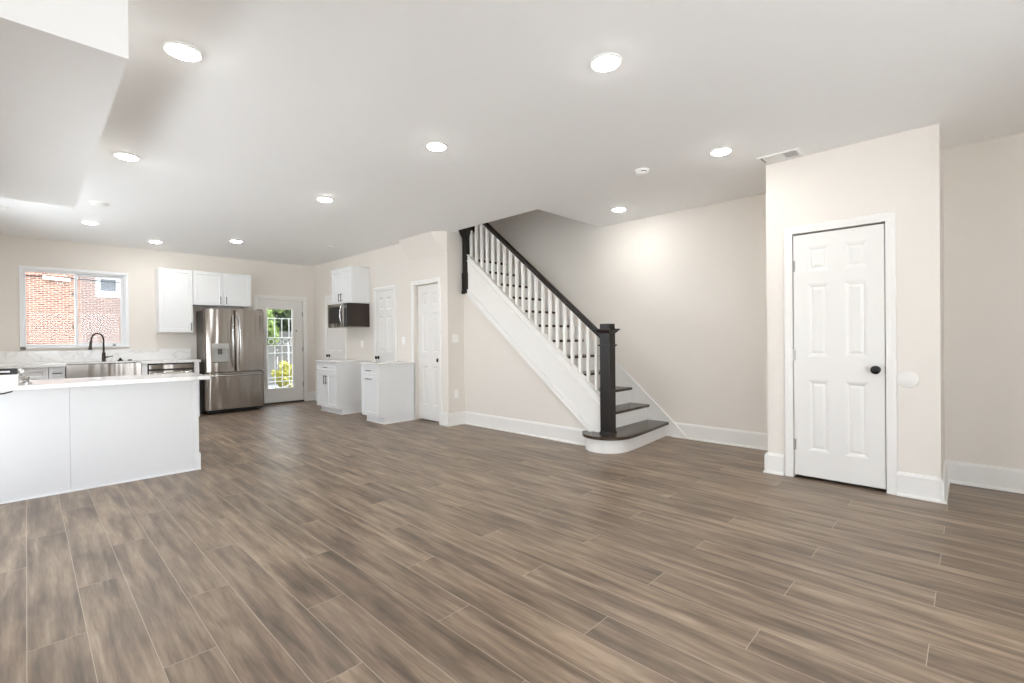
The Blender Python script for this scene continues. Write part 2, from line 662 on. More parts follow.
struct(MB().cells([YE, P3[0], P3[1], P2[0], P2[1], P1[0], P1[1], YK], [0, 2.03, 2.04, HC], XP, XP + 0.14, p_solid,
                  lambda u, v, t: (t, u, v)).build('wall_pantry', 'wall_paint'))
struct(MB().box(XP + 0.14, XU + 0.1, YE, YE + 0.1, 0, HC).build('wall_end', 'wall_paint'))
# closed backs of the cupboards behind the pantry doors
struct(MB().box(XP + 0.5, XP + 0.55, 6.2, YK, 0, HC).build('wall_cupboard', 'wall_paint'))
# stair wall rises through the ceiling opening
struct(MB().box(XS, XS + 0.15, YC0, YK + 0.15, 0, 5.3).build('wall_stair', 'wall_paint'))
struct(MB().box(4.05, 4.21, 3.5, 6.55, HC + 0.26, 5.3).build('wall_landing_side', 'wall_paint'))
struct(MB().box(4.05, XS + 0.1, 3.45, 3.645, HC + 0.26, 5.3).build('wall_landing_front', 'wall_paint'))
struct(MB().box(XP + 0.16, XS, 6.55, 6.65, 2.0, 5.3).build('wall_landing_back', 'wall_paint'))
struct(MB().box(4.05, XS + 0.15, 3.45, 6.65, 5.3, 5.4).build('ceiling_landing', 'ceiling_paint'))
struct(MB().box(XL - 0.15, 5.75, YK, YK + 0.15, HC + 0.26, 8.0).build('wall_back_upper', 'wall_paint'))  # unseen upper storey, carried up high to cut sky light on the brick
# closet block
KD = (0.465, 1.095, 2.085)
struct(MB().cells([YC0, KD[0], KD[1], YC1], [0, KD[2], HC], XC, XC + 0.1,
                  lambda y, z: not (KD[0] < y < KD[1] and z < KD[2]), lambda u, v, t: (t, u, v)).build('wall_closet', 'wall_paint'))
struct(MB().box(XC + 0.1, XS, YC1 - 0.1, YC1, 0, HC).build('wall_closet_left', 'wall_paint'))
struct(MB().box(XC + 0.1, XS, YC0, YC0 + 0.1, 0, HC).build('wall_closet_right', 'wall_paint'))
struct(MB().box(XR, XR + 0.15, YF - 0.15, YC0, 0, HC).build('wall_right', 'wall_paint'))
ADDED_LW = ((-2.35, -1.3, 0.1, 2.5), (2.4, 5.1, 0.1, 1.2), (5.6, 8.0, 1.0, 2.2))  # unseen left windows, added for daylight on ceiling and walls
struct(MB().cells([YF - 0.15, ADDED_LW[0][0], ADDED_LW[0][1], ADDED_LW[1][0], ADDED_LW[1][1], ADDED_LW[2][0], ADDED_LW[2][1], YK + 0.15], [0, 0.1, 1.0, 1.2, 2.2, 2.5, HC], XL - 0.15, XL,
                  lambda y, z: not any(a < y < b and c < z < d for a, b, c, d in ADDED_LW), lambda u, v, t: (t, u, v)).build('wall_left', 'wall_paint'))
for i, (a, b, c, d) in enumerate(ADDED_LW):
    mb = MB()
    mb.box(XL - 0.11, XL - 0.05, a, b, c, c + 0.06).box(XL - 0.11, XL - 0.05, a, b, d - 0.06, d)
    for y in (a, (a + b) / 2 - 0.03, b - 0.06):
        mb.box(XL - 0.11, XL - 0.05, y, y + 0.06, c + 0.06, d - 0.06)
    w = struct(mb.build('window_%d' % (i + 3), 'window_vinyl'))
    box('pane', 'pane_glass', (XL - 0.083, XL - 0.079, a + 0.05, b - 0.05, c + 0.05, d - 0.05), w)
# front wall (behind the viewer) with an unseen wide window added for daylight
ADDED_FW = ((0.0, 2.4, 0.1, 2.3),)
struct(MB().cells([XL, ADDED_FW[0][0], ADDED_FW[0][1], XR], [0, 0.1, 2.3, HC], YF - 0.15, YF,
                  lambda x, z: not any(a < x < b and c < z < d for a, b, c, d in ADDED_FW), lambda u, v, t: (u, t, v)).build('wall_front', 'wall_paint'))
for i, (a, b, c, d) in enumerate(ADDED_FW):
    mb = MB()
    mb.box(a, b, YF - 0.11, YF - 0.05, c, c + 0.06).box(a, b, YF - 0.11, YF - 0.05, d - 0.06, d)
    for x in (a, (a + b) / 2 - 0.03, b - 0.06):
        mb.box(x, x + 0.06, YF - 0.11, YF - 0.05, c + 0.06, d - 0.06)
    w = struct(mb.build('window_%d' % (i + 2), 'window_vinyl'))
    box('pane', 'pane_glass', (a + 0.05, b - 0.05, YF - 0.083, YF - 0.079, c + 0.05, d - 0.05), w)

# dropped soffit over the left of the room
struct(MB().box(XL, 0.285, 2.315, 5.17, 2.30, HC).build('ceiling_soffit', 'ceiling_paint'))
# sloped bulkhead where the upper flight crosses the pantry wall


def bulkhead():
    mb = MB()
    a0, a1, a2 = (XP, 5.25, 2.405), (XP, 5.25, HC), (3.965, 5.44, HC)
    b0, b1, b2 = (XP, 6.16, 2.425), (XP, 6.16, HC), (3.99, 6.30, HC)
    mb.face([a0, a1, a2])
    mb.face([b0, b2, b1])
    mb.face([a0, a2, b2, b0])
    mb.face([a1, b1, b2, a2])
    mb.face([a0, b0, b1, a1])
    return mb


struct(bulkhead().build('wall_bulkhead', 'wall_paint'))

# baseboards
BP = [(0, 0), (0.032, 0), (0.030, 0.012), (0.018, 0.022), (0.018, 0.158), (0.012, 0.168), (0.010, 0.176), (0, 0.178)]


def base(name, p0, p1, n, prof=BP):
    return struct(MB().sweep(prof, p0, p1, n).build('baseboard_' + name, 'trim_paint'))


base('closet_right', (XC, YC0, 0), (XC, 0.402, 0), (-1, 0, 0))
base('closet_left', (XC, 1.168, 0), (XC, YC1, 0), (-1, 0, 0))
base('closet_side', (XC - 0.033, YC0, 0), (XR, YC0, 0), (0, -1, 0))
base('closet_back', (XC - 0.033, YC1, 0), (XS, YC1, 0), (0, 1, 0))
base('right', (XR, YF, 0), (XR, YC0, 0), (-1, 0, 0))
base('stair', (XS, YC1, 0), (XS, 2.60, 0), (-1, 0, 0))
base('under_stairs', (XU, 3.06, 0), (XU, YE, 0), (-1, 0, 0))
base('end', (XP - 0.033, YE, 0), (XU, YE, 0), (0, -1, 0))
base('pantry', (XP, YE, 0), (XP, 5.39, 0), (-1, 0, 0))
base('back', (3.965, YK, 0), (XP, YK, 0), (0, -1, 0))
base('pantry_far', (XP, 9.095, 0), (XP, YK, 0), (-1, 0, 0))
base('left', (XL, YF, 0), (XL, 5.2, 0), (1, 0, 0))

# ------------------------------------------------------------------ doors
SIX = [(0.018, -0.004), (0.030, -0.011), (0.052, -0.004)]


def six_panel(w, h, t):
    st, mid = w * 0.165, w * 0.165
    pw = (w - 2 * st - mid) / 2
    rows = [(0.105 * h, 0.400 * h), (0.495 * h, 0.795 * h), (0.845 * h, 0.948 * h)]
    return [(u, u + pw, a, b) for a, b in rows for u in (st, st + pw + mid)]


def casing(door, o, u, n, w, h, cw=0.066, depth=0.018):
    """three sided casing round an opening of width w, height h; o = lower left corner on the wall face"""
    xf = frame(o, u, n)
    mb = MB(xf)
    pr = [(0, 0), (0, depth * 0.7), (cw * 0.25, depth * 0.75), (cw * 0.55, depth), (cw * 0.9, depth), (cw, depth * 0.6), (cw, 0)]
    # mitred outline: (offset outwards) profile swept left - top - right
    path = [((0, 0), (-1, 0)), ((0, h), (-1, 1)), ((w, h), (1, 1)), ((w, 0), (1, 0))]
    rings = []
    for (pu, pv), (du, dv) in path:
        rings.append([mb.bm.verts.new(mb._p((pu + du * a, pv + dv * a, b))) for a, b in pr])
    k = len(pr)
    for A, B in zip(rings, rings[1:]):
        for i in range(k):
            j = (i + 1) % k
            mb.bm.faces.new([A[i], A[j], B[j], B[i]])
    mb.bm.faces.new(rings[0])
    mb.bm.faces.new(rings[-1][::-1])
    return mb.build('casing', 'trim_paint', door)


def knob(door, p, n, m='black_metal', r=0.03):
    mb = MB().lathe(p, n, [(0.030, 0.0), (0.030, 0.006), (0.026, 0.009), (0.011, 0.011), (0.010, 0.030), (r * 0.75, 0.036), (r, 0.046), (r * 0.95, 0.056), (r * 0.6, 0.063), (0.0, 0.065)], 28)
    o = mb.build('door_knob', m, door, smooth=True)
    o['label'] = 'dark round door knob'
    return o


def hinge(door, p, u, n):
    p, u, n = Vector(p), Vector(u), Vector(n)
    mb = MB(frame(p, u, n))
    mb.box(-0.016, 0.016, -0.045, 0.045, 0, 0.003)
    mb2 = MB()
    mb.lathe((0, -0.048, 0.006), (0, 1, 0), [(0.006, 0), (0.006, 0.096)], 10)
    o = mb.build('hinge', 'nickel', door)
    return o


# closet door (door_1)
d = MB(frame((XC + 0.035, KD[1] - 0.006, 0.025), (0, -1, 0), (-1, 0, 0)))
dw, dh = KD[1] - KD[0] - 0.012, 2.045
d1 = struct(d.panel_face(dw, dh, 0.035, six_panel(dw, dh, 0.035), SIX).build('door_1', 'door_paint'), 'white six panel closet door with dark oval knob')
casing(d1, (XC, KD[1], 0), (0, -1, 0), (-1, 0, 0), KD[1] - KD[0], KD[2])
kn = knob(d1, (XC, 0.525, 0.945), (-1, 0, 0), r=0.033)
kn['label'] = 'dark grey oval door knob'
box('strike_plate', 'bronze_metal', (XC - 0.003, XC + 0.03, KD[0] - 0.001, KD[0] + 0.004, 0.915, 0.975), d1)
for z in (0.284, 1.05, 1.81):
    hinge(d1, (XC, KD[1] - 0.004, z), (0, -1, 0), (-1, 0, 0))

# exterior kitchen door with glass (door_2)
gx0, gx1, gz0, gz1 = 3.215, 3.69, 0.30, 1.835
mb = MB().cells([DX0 + 0.005, gx0, gx1, DX1 - 0.005], [0.03, gz0, gz1, DZ1 - 0.006], YK + 0.02, YK + 0.065,
                lambda x, z: not (gx0 < x < gx1 and gz0 < z < gz1), lambda u, v, t: (u, t, v))
d2 = struct(mb.build('door_2', 'door_paint'), 'white glazed exterior door beside the refrigerator')
casing(d2, (DX0, YK, 0), (1, 0, 0), (0, -1, 0), DX1 - DX0, DZ1, cw=0.07)
mb = MB()
mb.box(gx0 - 0.035, gx1 + 0.035, YK + 0.004, YK + 0.02, gz0 - 0.035, gz0, 0.004).box(gx0 - 0.035, gx1 + 0.035, YK + 0.004, YK + 0.02, gz1, gz1 + 0.035, 0.004)
mb.box(gx0 - 0.035, gx0, YK + 0.004, YK + 0.02, gz0, gz1, 0.004).box(gx1, gx1 + 0.035, YK + 0.004, YK + 0.02, gz0, gz1, 0.004)
mb.build('glazing_bead', 'trim_paint', d2)
box('pane', 'pane_glass', (gx0, gx1, YK + 0.040, YK + 0.044, gz0, gz1), d2)
box('threshold', 'threshold_brown', (DX0, DX1, YK - 0.015, YK + 0.14, 0, 0.026), d2, 0.004)
for z in (0.35, 1.05, 1.75):
    hinge(d2, (DX1 - 0.004, YK + 0.016, z), (1, 0, 0), (0, -1, 0))
mb = MB().lathe((DX1 - 0.13, YK + 0.02, 1.42), (0, -1, 0), [(0.018, 0), (0.018, 0.012), (0.0, 0.014)], 16)
mb.build('deadbolt', 'nickel', d2)
# white security grille outside the glass
mb = MB()
GY = YK + 0.12
bar = lambda a, b, r=0.009: mb.tube([(a[0], GY, a[1]), (b[0], GY, b[1])], r, 8)
for z in (0.42, 1.13, 1.28, 1.66):
    bar((3.06, z), (3.89, z))
for z in (0.98, 0.50):
    bar((3.06, z), (3.89, z), 0.007)
for k in range(6):
    x = 3.12 + k * 0.135
    bar((x, 0.30 + 0.10 * ((x - 3.45) / 0.4) ** 2), (x, 1.13))
    bar((x, 1.28), (x, 1.66 + 0.0))
for k in range(5):
    x = 3.187 + k * 0.135
    mb.tube([(x + 0.05 * math.cos(a), GY, 1.205 + 0.05 * math.sin(a)) for a in [i * PI / 6 for i in range(13)]], 0.006, 6)
mb.tube([(x, GY, 0.28 + 0.14 * ((x - 3.40) / 0.4) ** 2) for x in [3.06 + i * 0.0415 for i in range(21)]], 0.012, 8)
mb.box(3.055, 3.09, GY - 0.02, GY + 0.02, 0.03, 2.0).box(3.86, 3.895, GY - 0.02, GY + 0.02, 0.03, 2.0)
mb.build('security_grille', 'grille_white', d2)

# pantry doors
for nm, P, lab, leafx in (('door_3', P3, 'white six panel door recessed in the doorway under the stairs', XP + 0.10),
                          ('door_4', P2, 'white six panel door between the two pantry base cabinets', XP + 0.036),
                          ('door_5', P1, 'white six panel door in the far corner behind the microwave', XP + 0.036)):
    w, h = P[1] - P[0] - 0.01, P[2] - 0.025
    mb = MB(frame((leafx, P[1] - 0.005, 0.018), (0, -1, 0), (-1, 0, 0)))
    dd = struct(mb.panel_face(w, h, 0.035, six_panel(w, h, 0.035), SIX).build(nm, 'door_paint'), lab)
    casing(dd, (XP, P[1], 0), (0, -1, 0), (-1, 0, 0), P[1] - P[0], P[2], cw=0.06)
    if nm == 'door_3':
        knob(dd, (leafx - 0.035, P[0] + 0.055, 0.915), (-1, 0, 0), r=0.028)
    else:
        knob(dd, (leafx - 0.035, P[1] - 0.065, 0.925), (-1, 0, 0), r=0.028)
        for z in (0.28, 1.03, 1.79):
            hinge(dd, (XP, P[0] + 0.004, z), (0, 1, 0), (-1, 0, 0))

# ------------------------------------------------------------------ kitchen window
mb = MB()
fr = 0.045
mb.box(WX0 - 0.035, WX1 + 0.035, YK - 0.012, YK, WZ1 - 0.005, WZ1 + 0.035, 0.003)
mb.box(WX0 - 0.035, WX0 + 0.006, YK - 0.012, YK, WZ0, WZ1, 0.003).box(WX1 - 0.006, WX1 + 0.035, YK - 0.012, YK, WZ0, WZ1, 0.003)
mb.box(WX0 - 0.035, WX1 + 0.035, YK - 0.03, YK + 0.02, WZ0 - 0.025, WZ0 + 0.004, 0.003)
w1 = struct(mb.build('window_1', 'window_vinyl'), 'white sliding kitchen window facing a brick house')
mb = MB()
y0, y1 = YK + 0.03, YK + 0.11
mb.box(WX0, WX1, y0, y1, WZ0, WZ0 + 0.014).box(WX0, WX1, y0, y1, WZ1 - 0.02, WZ1)
mb.box(WX0, WX0 + 0.012, y0, y1, WZ0 + 0.014, WZ1 - 0.02).box(WX1 - 0.02, WX1, y0, y1, WZ0 + 0.014, WZ1 - 0.02)
mb.build('window_frame', 'window_vinyl', w1)
MXL, MXR = 0.495, 0.565


def sash(nm, x0, x1, ya, yb, s):
    mb = MB()
    za, zb = WZ0 + 0.012, WZ1 - 0.018
    mb.box(x0, x1, ya, yb, za, za + s, 0.004).box(x0, x1, ya, yb, zb - s, zb, 0.004)
    mb.box(x0, x0 + s, ya, yb, za + s, zb - s, 0.004).box(x1 - s, x1, ya, yb, za + s, zb - s, 0.004)
    o = mb.build(nm, 'window_vinyl', w1)
    MB().box(x0 + s, x1 - s, (ya + yb) / 2 - 0.002, (ya + yb) / 2 + 0.002, za + s, zb - s).build('pane', 'pane_glass', o)
    return o


ls = sash('sash', WX0 + 0.010, MXR - 0.022, YK + 0.035, YK + 0.062, 0.022)
rs = sash('sash', MXL + 0.022, WX1 - 0.018, YK + 0.070, YK + 0.095, 0.04)
for z in (1.45, 1.95):
    MB().box(MXL - 0.012, MXL + 0.008, YK + 0.022, YK + 0.036, z - 0.025, z + 0.025, 0.003).build('latch', 'plastic_grey', ls)
MB().box(0.945, 0.985, YK + 0.012, YK + 0.03, WZ0 + 0.004, WZ0 + 0.022, 0.003).build('catch', 'black_metal', rs)
MB().box(MXR + 0.02, WX1 - 0.03, YK + 0.106, YK + 0.108, WZ0 + 0.03, WZ1 - 0.03).build('insect_screen', 'insect_mesh', w1)

# ------------------------------------------------------------------ cabinets
SHK = [(0.003, -0.004), (0.006, -0.009)]


def shaker(par, name, o, u, n, w, h, t=0.02, rail=0.055, label=None):
    mb = MB(frame(o, u, n))
    r = min(rail, w * 0.28, h * 0.3)
    return mb.panel_face(w, h, t, [(r, w - r, r, h - r)], SHK).build(name, 'cabinet_paint', par)


def pull(par, p, along, n, L=0.13, m='pull_metal'):
    p, along, n = Vector(p), Vector(along), Vector(n)
    mb = MB()
    a, b = p - along * (L / 2), p + along * (L / 2)
    mb.tube([a + n * 0.03, b + n * 0.03], 0.006, 8)
    for q in (p - along * (L * 0.36), p + along * (L * 0.36)):
        mb.tube([q, q + n * 0.03], 0.0045, 8)
    return mb.build('handle', m, par, smooth=True)


# --- wall cabinets on the kitchen wall
tc1 = thing('wall_cabinet', 'tall white wall cabinet left of the refrigerator under the ceiling', 'cabinet', (1.705, 9.5, 1.375))
box('body', 'cabinet_paint', (1.49, 1.948, 9.352, YK - 0.002, 1.375, 2.415), tc1)
dr = shaker(tc1, 'door', (1.492, 9.352, 1.378), (1, 0, 0), (0, -1, 0), 0.454, 1.034)
pull(dr, (1.918, 9.332, 1.47), (0, 0, 1), (0, -1, 0), 0.13)
tc2 = thing('wall_cabinet', 'short wide white wall cabinet directly above the refrigerator', 'cabinet', (2.4, 9.5, 1.835))
box('body', 'cabinet_paint', (1.953, 2.842, 9.352, YK - 0.002, 1.84, 2.415), tc2)
for x0, hx in ((1.956, 2.352), (2.400, 2.440)):
    dr = shaker(tc2, 'door', (x0, 9.352, 1.845), (1, 0, 0), (0, -1, 0), 0.44, 0.565)
    pull(dr, (hx, 9.332, 1.93), (0, 0, 1), (0, -1, 0), 0.13)

# --- base run on the kitchen wall
ZB = 0.89


def base_cab(x0, x1, label, doors=2):
    t = thing('base_cabinet', label, 'cabinet', ((x0 + x1) / 2, 9.3, 0))
    box('body', 'cabinet_paint', (x0, x1, 9.04, YK - 0.002, 0.10, ZB), t)
    box('toe_kick', 'cabinet_paint', (x0, x1, 9.11, YK - 0.002, 0, 0.10), t)
    w = (x1 - x0) / doors
    for k in range(doors):
        df = shaker(t, 'drawer', (x0 + k * w + 0.003, 9.04, 0.715), (1, 0, 0), (0, -1, 0), w - 0.006, 0.165)
        pull(df, (x0 + (k + 0.5) * w, 9.02, 0.80), (1, 0, 0), (0, -1, 0), 0.1)
        dd = shaker(t, 'door', (x0 + k * w + 0.003, 9.04, 0.105), (1, 0, 0), (0, -1, 0), w - 0.006, 0.6)
        pull(dd, (x0 + k * w + w - 0.05, 9.02, 0.6), (0, 0, 1), (0, -1, 0), 0.13)
    return t


base_cab(-0.995, 0.205, 'white base cabinet at the left end of the window wall', 2)
base_cab(0.21, 0.37, 'narrow white base cabinet just left of the steel sink', 1)
sk = thing('base_cabinet', 'white base cabinet under the stainless farmhouse sink', 'cabinet', (0.79, 9.3, 0))
box('body', 'cabinet_paint', (0.375, 1.205, 9.04, YK - 0.002, 0.10, 0.62), sk)
box('toe_kick', 'cabinet_paint', (0.375, 1.205, 9.11, YK - 0.002, 0, 0.10), sk)
for x0 in (0.378, 0.793):
    dd = shaker(sk, 'door', (x0, 9.04, 0.105), (1, 0, 0), (0, -1, 0), 0.409, 0.51)
    pull(dd, (x0 + (0.36 if x0 < 0.5 else 0.05), 9.02, 0.5), (0, 0, 1), (0, -1, 0), 0.13)
# apron sink
sinkt = thing('sink', 'stainless steel apron front farmhouse sink below the window', 'sink', (0.79, 9.25, 0.64))
sx0, sx1, sy0, sy1, sz0, sz1 = 0.378, 1.202, 8.99, 9.46, 0.64, 0.905
mb = MB()
mb.face([(sx0, sy0, sz0), (sx1, sy0, sz0), (sx1, sy1, sz0), (sx0, sy1, sz0)])
for a, b in (((sx0, sy0), (sx1, sy0)), ((sx1, sy0), (sx1, sy1)), ((sx1, sy1), (sx0, sy1)), ((sx0, sy1), (sx0, sy0))):
    mb.face([(a[0], a[1], sz0), (b[0], b[1], sz0), (b[0], b[1], sz1), (a[0], a[1], sz1)])
iw = 0.022
inn = [(sx0 + iw, sy0 + iw), (sx1 - iw, sy0 + iw), (sx1 - iw, sy1 - iw), (sx0 + iw, sy1 - iw)]
out = [(sx0, sy0), (sx1, sy0), (sx1, sy1), (sx0, sy1)]
for k in range(4):
    l = (k + 1) % 4
    mb.face([(*out[k], sz1), (*out[l], sz1), (*inn[l], sz1), (*inn[k], sz1)])
    mb.face([(*inn[k], sz1), (*inn[l], sz1), (*inn[l], sz0 + 0.03), (*inn[k], sz0 + 0.03)])
mb.face([(*p, sz0 + 0.03) for p in inn])
mb.build('basin', 'steel', sinkt)
MB().lathe((0.79, 9.3, sz0 + 0.031), (0, 0, 1), [(0.045, 0), (0.045, 0.003), (0.03, 0.002), (0.0, 0.002)], 20).build('drain', 'chrome', sinkt)
# dishwasher
dwt = thing('dishwasher', 'stainless dishwasher with bar handle between sink and refrigerator', 'dishwasher', (1.58, 9.3, 0))
box('body', 'appliance_black', (1.285, 1.885, 9.05, YK - 0.002, 0.02, ZB), dwt)
dpan = MB().box(1.30, 1.87, 9.005, 9.05, 0.11, 0.775, 0.006).build('door', 'steel', dwt)
box('control_panel', 'steel', (1.30, 1.87, 9.005, 9.05, 0.797, 0.868), dwt, 0.005)
mb = MB().tube([(1.34, 8.965, 0.735), (1.83, 8.965, 0.735)], 0.013, 12)
for x in (1.37, 1.80):
    mb.tube([(x, 8.965, 0.735), (x, 9.006, 0.735)], 0.008, 8)
mb.build('handle', 'chrome', dpan, smooth=True)
# fillers and end panel
tag(MB().box(1.21, 1.282, 9.0, YK - 0.002, 0.0, ZB, 0.002).build('filler_panel', 'cabinet_paint'), 'white filler strip between the sink and dishwasher', 'panel')
tag(MB().box(1.888, 1.955, 9.0, YK - 0.002, 0.0, ZB, 0.002).build('end_panel', 'cabinet_paint'), 'white end panel between the dishwasher and refrigerator', 'panel')
# counter and backsplash
ZT = 0.928
mb = MB().cells([-0.998, 0.376, 1.204, 1.975], [8.975, 9.47, YK - 0.002], ZB, ZT, lambda x, y: not (0.376 < x < 1.204 and y < 9.47), lambda u, v, t: (u, v, t))
tag(mb.build('countertop', 'marble_top'), 'white marble countertop running under the kitchen window', 'countertop')
tag(MB().box(-0.998, 1.975, YK - 0.02, YK - 0.002, ZT, 1.105, 0.002).build('backsplash', 'marble_top'), 'low white marble backsplash under the kitchen window', 'backsplash')

# faucet
ft = thing('faucet', 'dark gooseneck faucet arching over the steel sink', 'faucet', (0.825, 9.53, ZT))
fx, fy = 0.825, 9.53
MB().lathe((fx, fy, ZT), (0, 0, 1), [(0.030, 0), (0.030, 0.006), (0.024, 0.012), (0.022, 0.13), (0.016, 0.14), (0.0, 0.14)], 20).build('base', 'bronze_metal', ft, smooth=True)
pts = [(fx, fy, ZT + 0.13), (fx, fy, ZT + 0.33)]
for k in range(1, 13):
    a = PI * k / 12
    pts.append((fx - 0.075 + 0.075 * math.cos(a), fy - 0.055 + 0.055 * math.cos(a), ZT + 0.33 + 0.10 * math.sin(a)))
pts.append((fx - 0.152, fy - 0.112, ZT + 0.30))
MB().tube(pts, 0.0115, 12).build('spout', 'bronze_metal', ft, smooth=True)
e = Vector(pts[-1])
MB().tube([e + Vector((0, 0, 0.01)), e + Vector((-0.006, -0.004, -0.05)), e + Vector((-0.012, -0.008, -0.105)), e + Vector((-0.014, -0.01, -0.115))], [0.015, 0.017, 0.022, 0.026], 14).build('spray_head', 'bronze_metal', ft, smooth=True)
MB().tube([(fx + 0.02, fy, ZT + 0.065), (fx + 0.055, fy - 0.01, ZT + 0.07), (fx + 0.105, fy - 0.03, ZT + 0.085)], [0.012, 0.008, 0.006], 10).build('lever', 'bronze_metal', ft, smooth=True)
sd = MB().lathe((1.02, 9.53, ZT), (0, 0, 1), [(0.035, 0), (0.035, 0.012), (0.024, 0.024), (0.012, 0.034), (0.010, 0.05), (0.0, 0.052)], 18)
tag(sd.build('sink_stopper', 'black_metal', smooth=True), 'small dark sink stopper on the counter right of the faucet', 'sink stopper')
sd = MB().lathe((1.14, 9.54, ZT), (0, 0, 1), [(0.028, 0), (0.028, 0.012), (0.02, 0.02), (0.0, 0.022)], 18)
tag(sd.build('air_switch', 'bronze_metal', smooth=True), 'small low round button near the end of the sink', 'button')
mb = MB().box(-0.062, -0.006, YK - 0.05, YK - 0.0305, 1.122, 1.168, 0.002)
tag(mb.build('grey_block', 'plastic_grey'), 'small grey block at the left end of the kitchen window sill', 'block')

# --- refrigerator
FX0, FX1, FY = 2.052, 2.962, 9.06
rf = thing('refrigerator', 'stainless french door refrigerator with water dispenser', 'refrigerator', (2.507, 9.35, 0))
box('cabinet', 'steel_side', (FX0 + 0.005, FX1 - 0.005, FY + 0.085, YK - 0.02, 0.06, 1.745), rf, 0.004)
box('base_grille', 'appliance_black', (FX0 + 0.02, FX1 - 0.02, FY + 0.05, YK - 0.05, 0.025, 0.06), rf)
for x in (FX0 + 0.06, FX1 - 0.10):
    MB().lathe((x, FY + 0.07, 0.022), (1, 0, 0), [(0.022, 0), (0.022, 0.03)], 14).build('foot', 'black_metal', rf)
    MB().lathe((x, YK - 0.12, 0.022), (1, 0, 0), [(0.022, 0), (0.022, 0.03)], 14).build('foot', 'black_metal', rf)


def bowed(x0, x1, z0, z1, cut=None, d=0.08, bow=0.012):
    """door slab whose front bows gently out and rolls back at its edges"""
    mb = MB()
    N = 22
    xs = [x0 + (x1 - x0) * k / N for k in range(N + 1)]
    if cut:
        xs = sorted(set(xs) | {cut[0], cut[1]})

    def yy(x):
        s = (x - x0) / (x1 - x0)
        e = min(s, 1 - s) * (x1 - x0)
        r = 0.022
        back = (r - math.sqrt(max(0, r * r - (r - min(e, r)) ** 2))) if e < r else 0
        return FY - bow * (1 - (2 * s - 1) ** 2) + back
    zs = [z0, z1] if not cut else [z0, cut[2], cut[3], z1]
    for a, b in zip(xs, xs[1:]):
        for c, e in zip(zs, zs[1:]):
            if cut and cut[0] <= (a + b) / 2 <= cut[1] and cut[2] <= (c + e) / 2 <= cut[3]:
                continue
            mb.face([(a, yy(a), c), (b, yy(b), c), (b, yy(b), e), (a, yy(a), e)])
        for z in (z0, z1):
            mb.face([(a, yy(a), z), (b, yy(b), z), (b, FY + d, z), (a, FY + d, z)])
    for x in (x0, x1):
        mb.face([(x, yy(x), z0), (x, yy(x), z1), (x, FY + d, z1), (x, FY + d, z0)])
    mb.face([(x0, FY + d, z0), (x1, FY + d, z0), (x1, FY + d, z1), (x0, FY + d, z1)])
    if cut:
        yb = FY + 0.05
        a, b, c, e = cut
        mb.face([(a, yb, c), (b, yb, c), (b, yb, e), (a, yb, e)])
        mb.face([(a, yy(a), c), (a, yb, c), (a, yb, e), (a, yy(a), e)])
        mb.face([(b, yy(b), c), (b, yb, c), (b, yb, e), (b, yy(b), e)])
        mb.face([(a, yy(a), c), (b, yy(b), c), (b, yb, c), (a, yb, c)])
        mb.face([(a, yy(a), e), (b, yy(b), e), (b, yb, e), (a, yb, e)])
    return mb


MIDX = 2.507
DC = (2.150, 2.395, 0.865, 1.185)
ld = bowed(FX0, MIDX - 0.004, 0.705, 1.765, DC).build('door', 'steel', rf, smooth=True)
ld['label'] = 'left door with the water dispenser'
rd = bowed(MIDX + 0.004, FX1, 0.705, 1.765).build('door', 'steel', rf, smooth=True)
fz = bowed(FX0, FX1, 0.075, 0.690).build('freezer_drawer', 'steel', rf, smooth=True)
# dispenser
MB().box(2.150, 2.395, FY - 0.016, FY + 0.045, 1.095, 1.185, 0.004).build('dispenser_display', 'dispenser_panel', ld)
MB().box(2.152, 2.393, FY + 0.044, FY + 0.049, 0.867, 1.095).build('dispenser_recess', 'dispenser_panel', ld)
MB().box(2.245, 2.305, FY - 0.004, FY + 0.03, 1.0, 1.095, 0.004).build('dispenser_paddle', 'steel_side', ld)
MB().box(2.155, 2.39, FY - 0.008, FY + 0.045, 0.866, 0.876, 0.002).build('drip_tray', 'steel_side', ld)
for dd, hx, s in ((ld, MIDX - 0.045, -1), (rd, MIDX + 0.045, 1)):
    pts = []
    for k in range(13):
        t = k / 12
        pts.append((hx + s * 0.012 * math.sin(PI * t), FY - 0.025 - 0.05 * math.sin(PI * t) ** 0.6, 0.78 + 0.88 * t))
    MB().tube(pts, 0.013, 12).build('handle', 'chrome', dd, smooth=True)
pts = [(2.12 + 0.775 * k / 14, FY - 0.03 - 0.035 * math.sin(PI * k / 14) ** 0.5, 0.642) for k in range(15)]
MB().tube(pts, 0.013, 12).build('handle', 'chrome', fz, smooth=True)
for x in (FX0 + 0.05, FX1 - 0.05):
    box('hinge_cover', 'steel_side', (x - 0.04, x + 0.04, FY + 0.03, FY + 0.16, 1.766, 1.785), rf, 0.004)
# badge on the right door: ring and two letters
mb = MB()
mb.tube([(2.868 + 0.012 * math.cos(a), FY - 0.007, 1.70 + 0.012 * math.sin(a)) for a in [i * PI / 8 for i in range(17)]], 0.002, 6)
bx = 2.888
for a, b in (((0, 0.011), (0, -0.011)), ((0, -0.011), (0.012, -0.011)), ((0.034, 0.008), (0.022, 0.011)), ((0.022, 0.011), (0.020, 0)), ((0.020, 0), (0.022, -0.011)), ((0.022, -0.011), (0.034, -0.011)), ((0.034, -0.011), (0.034, 0)), ((0.034, 0), (0.028, 0))):
    mb.tube([(bx + a[0], FY - 0.004, 1.70 + a[1]), (bx + b[0], FY - 0.004, 1.70 + b[1])], 0.0018, 6)
mb.build('badge', 'dispenser_panel', rd)

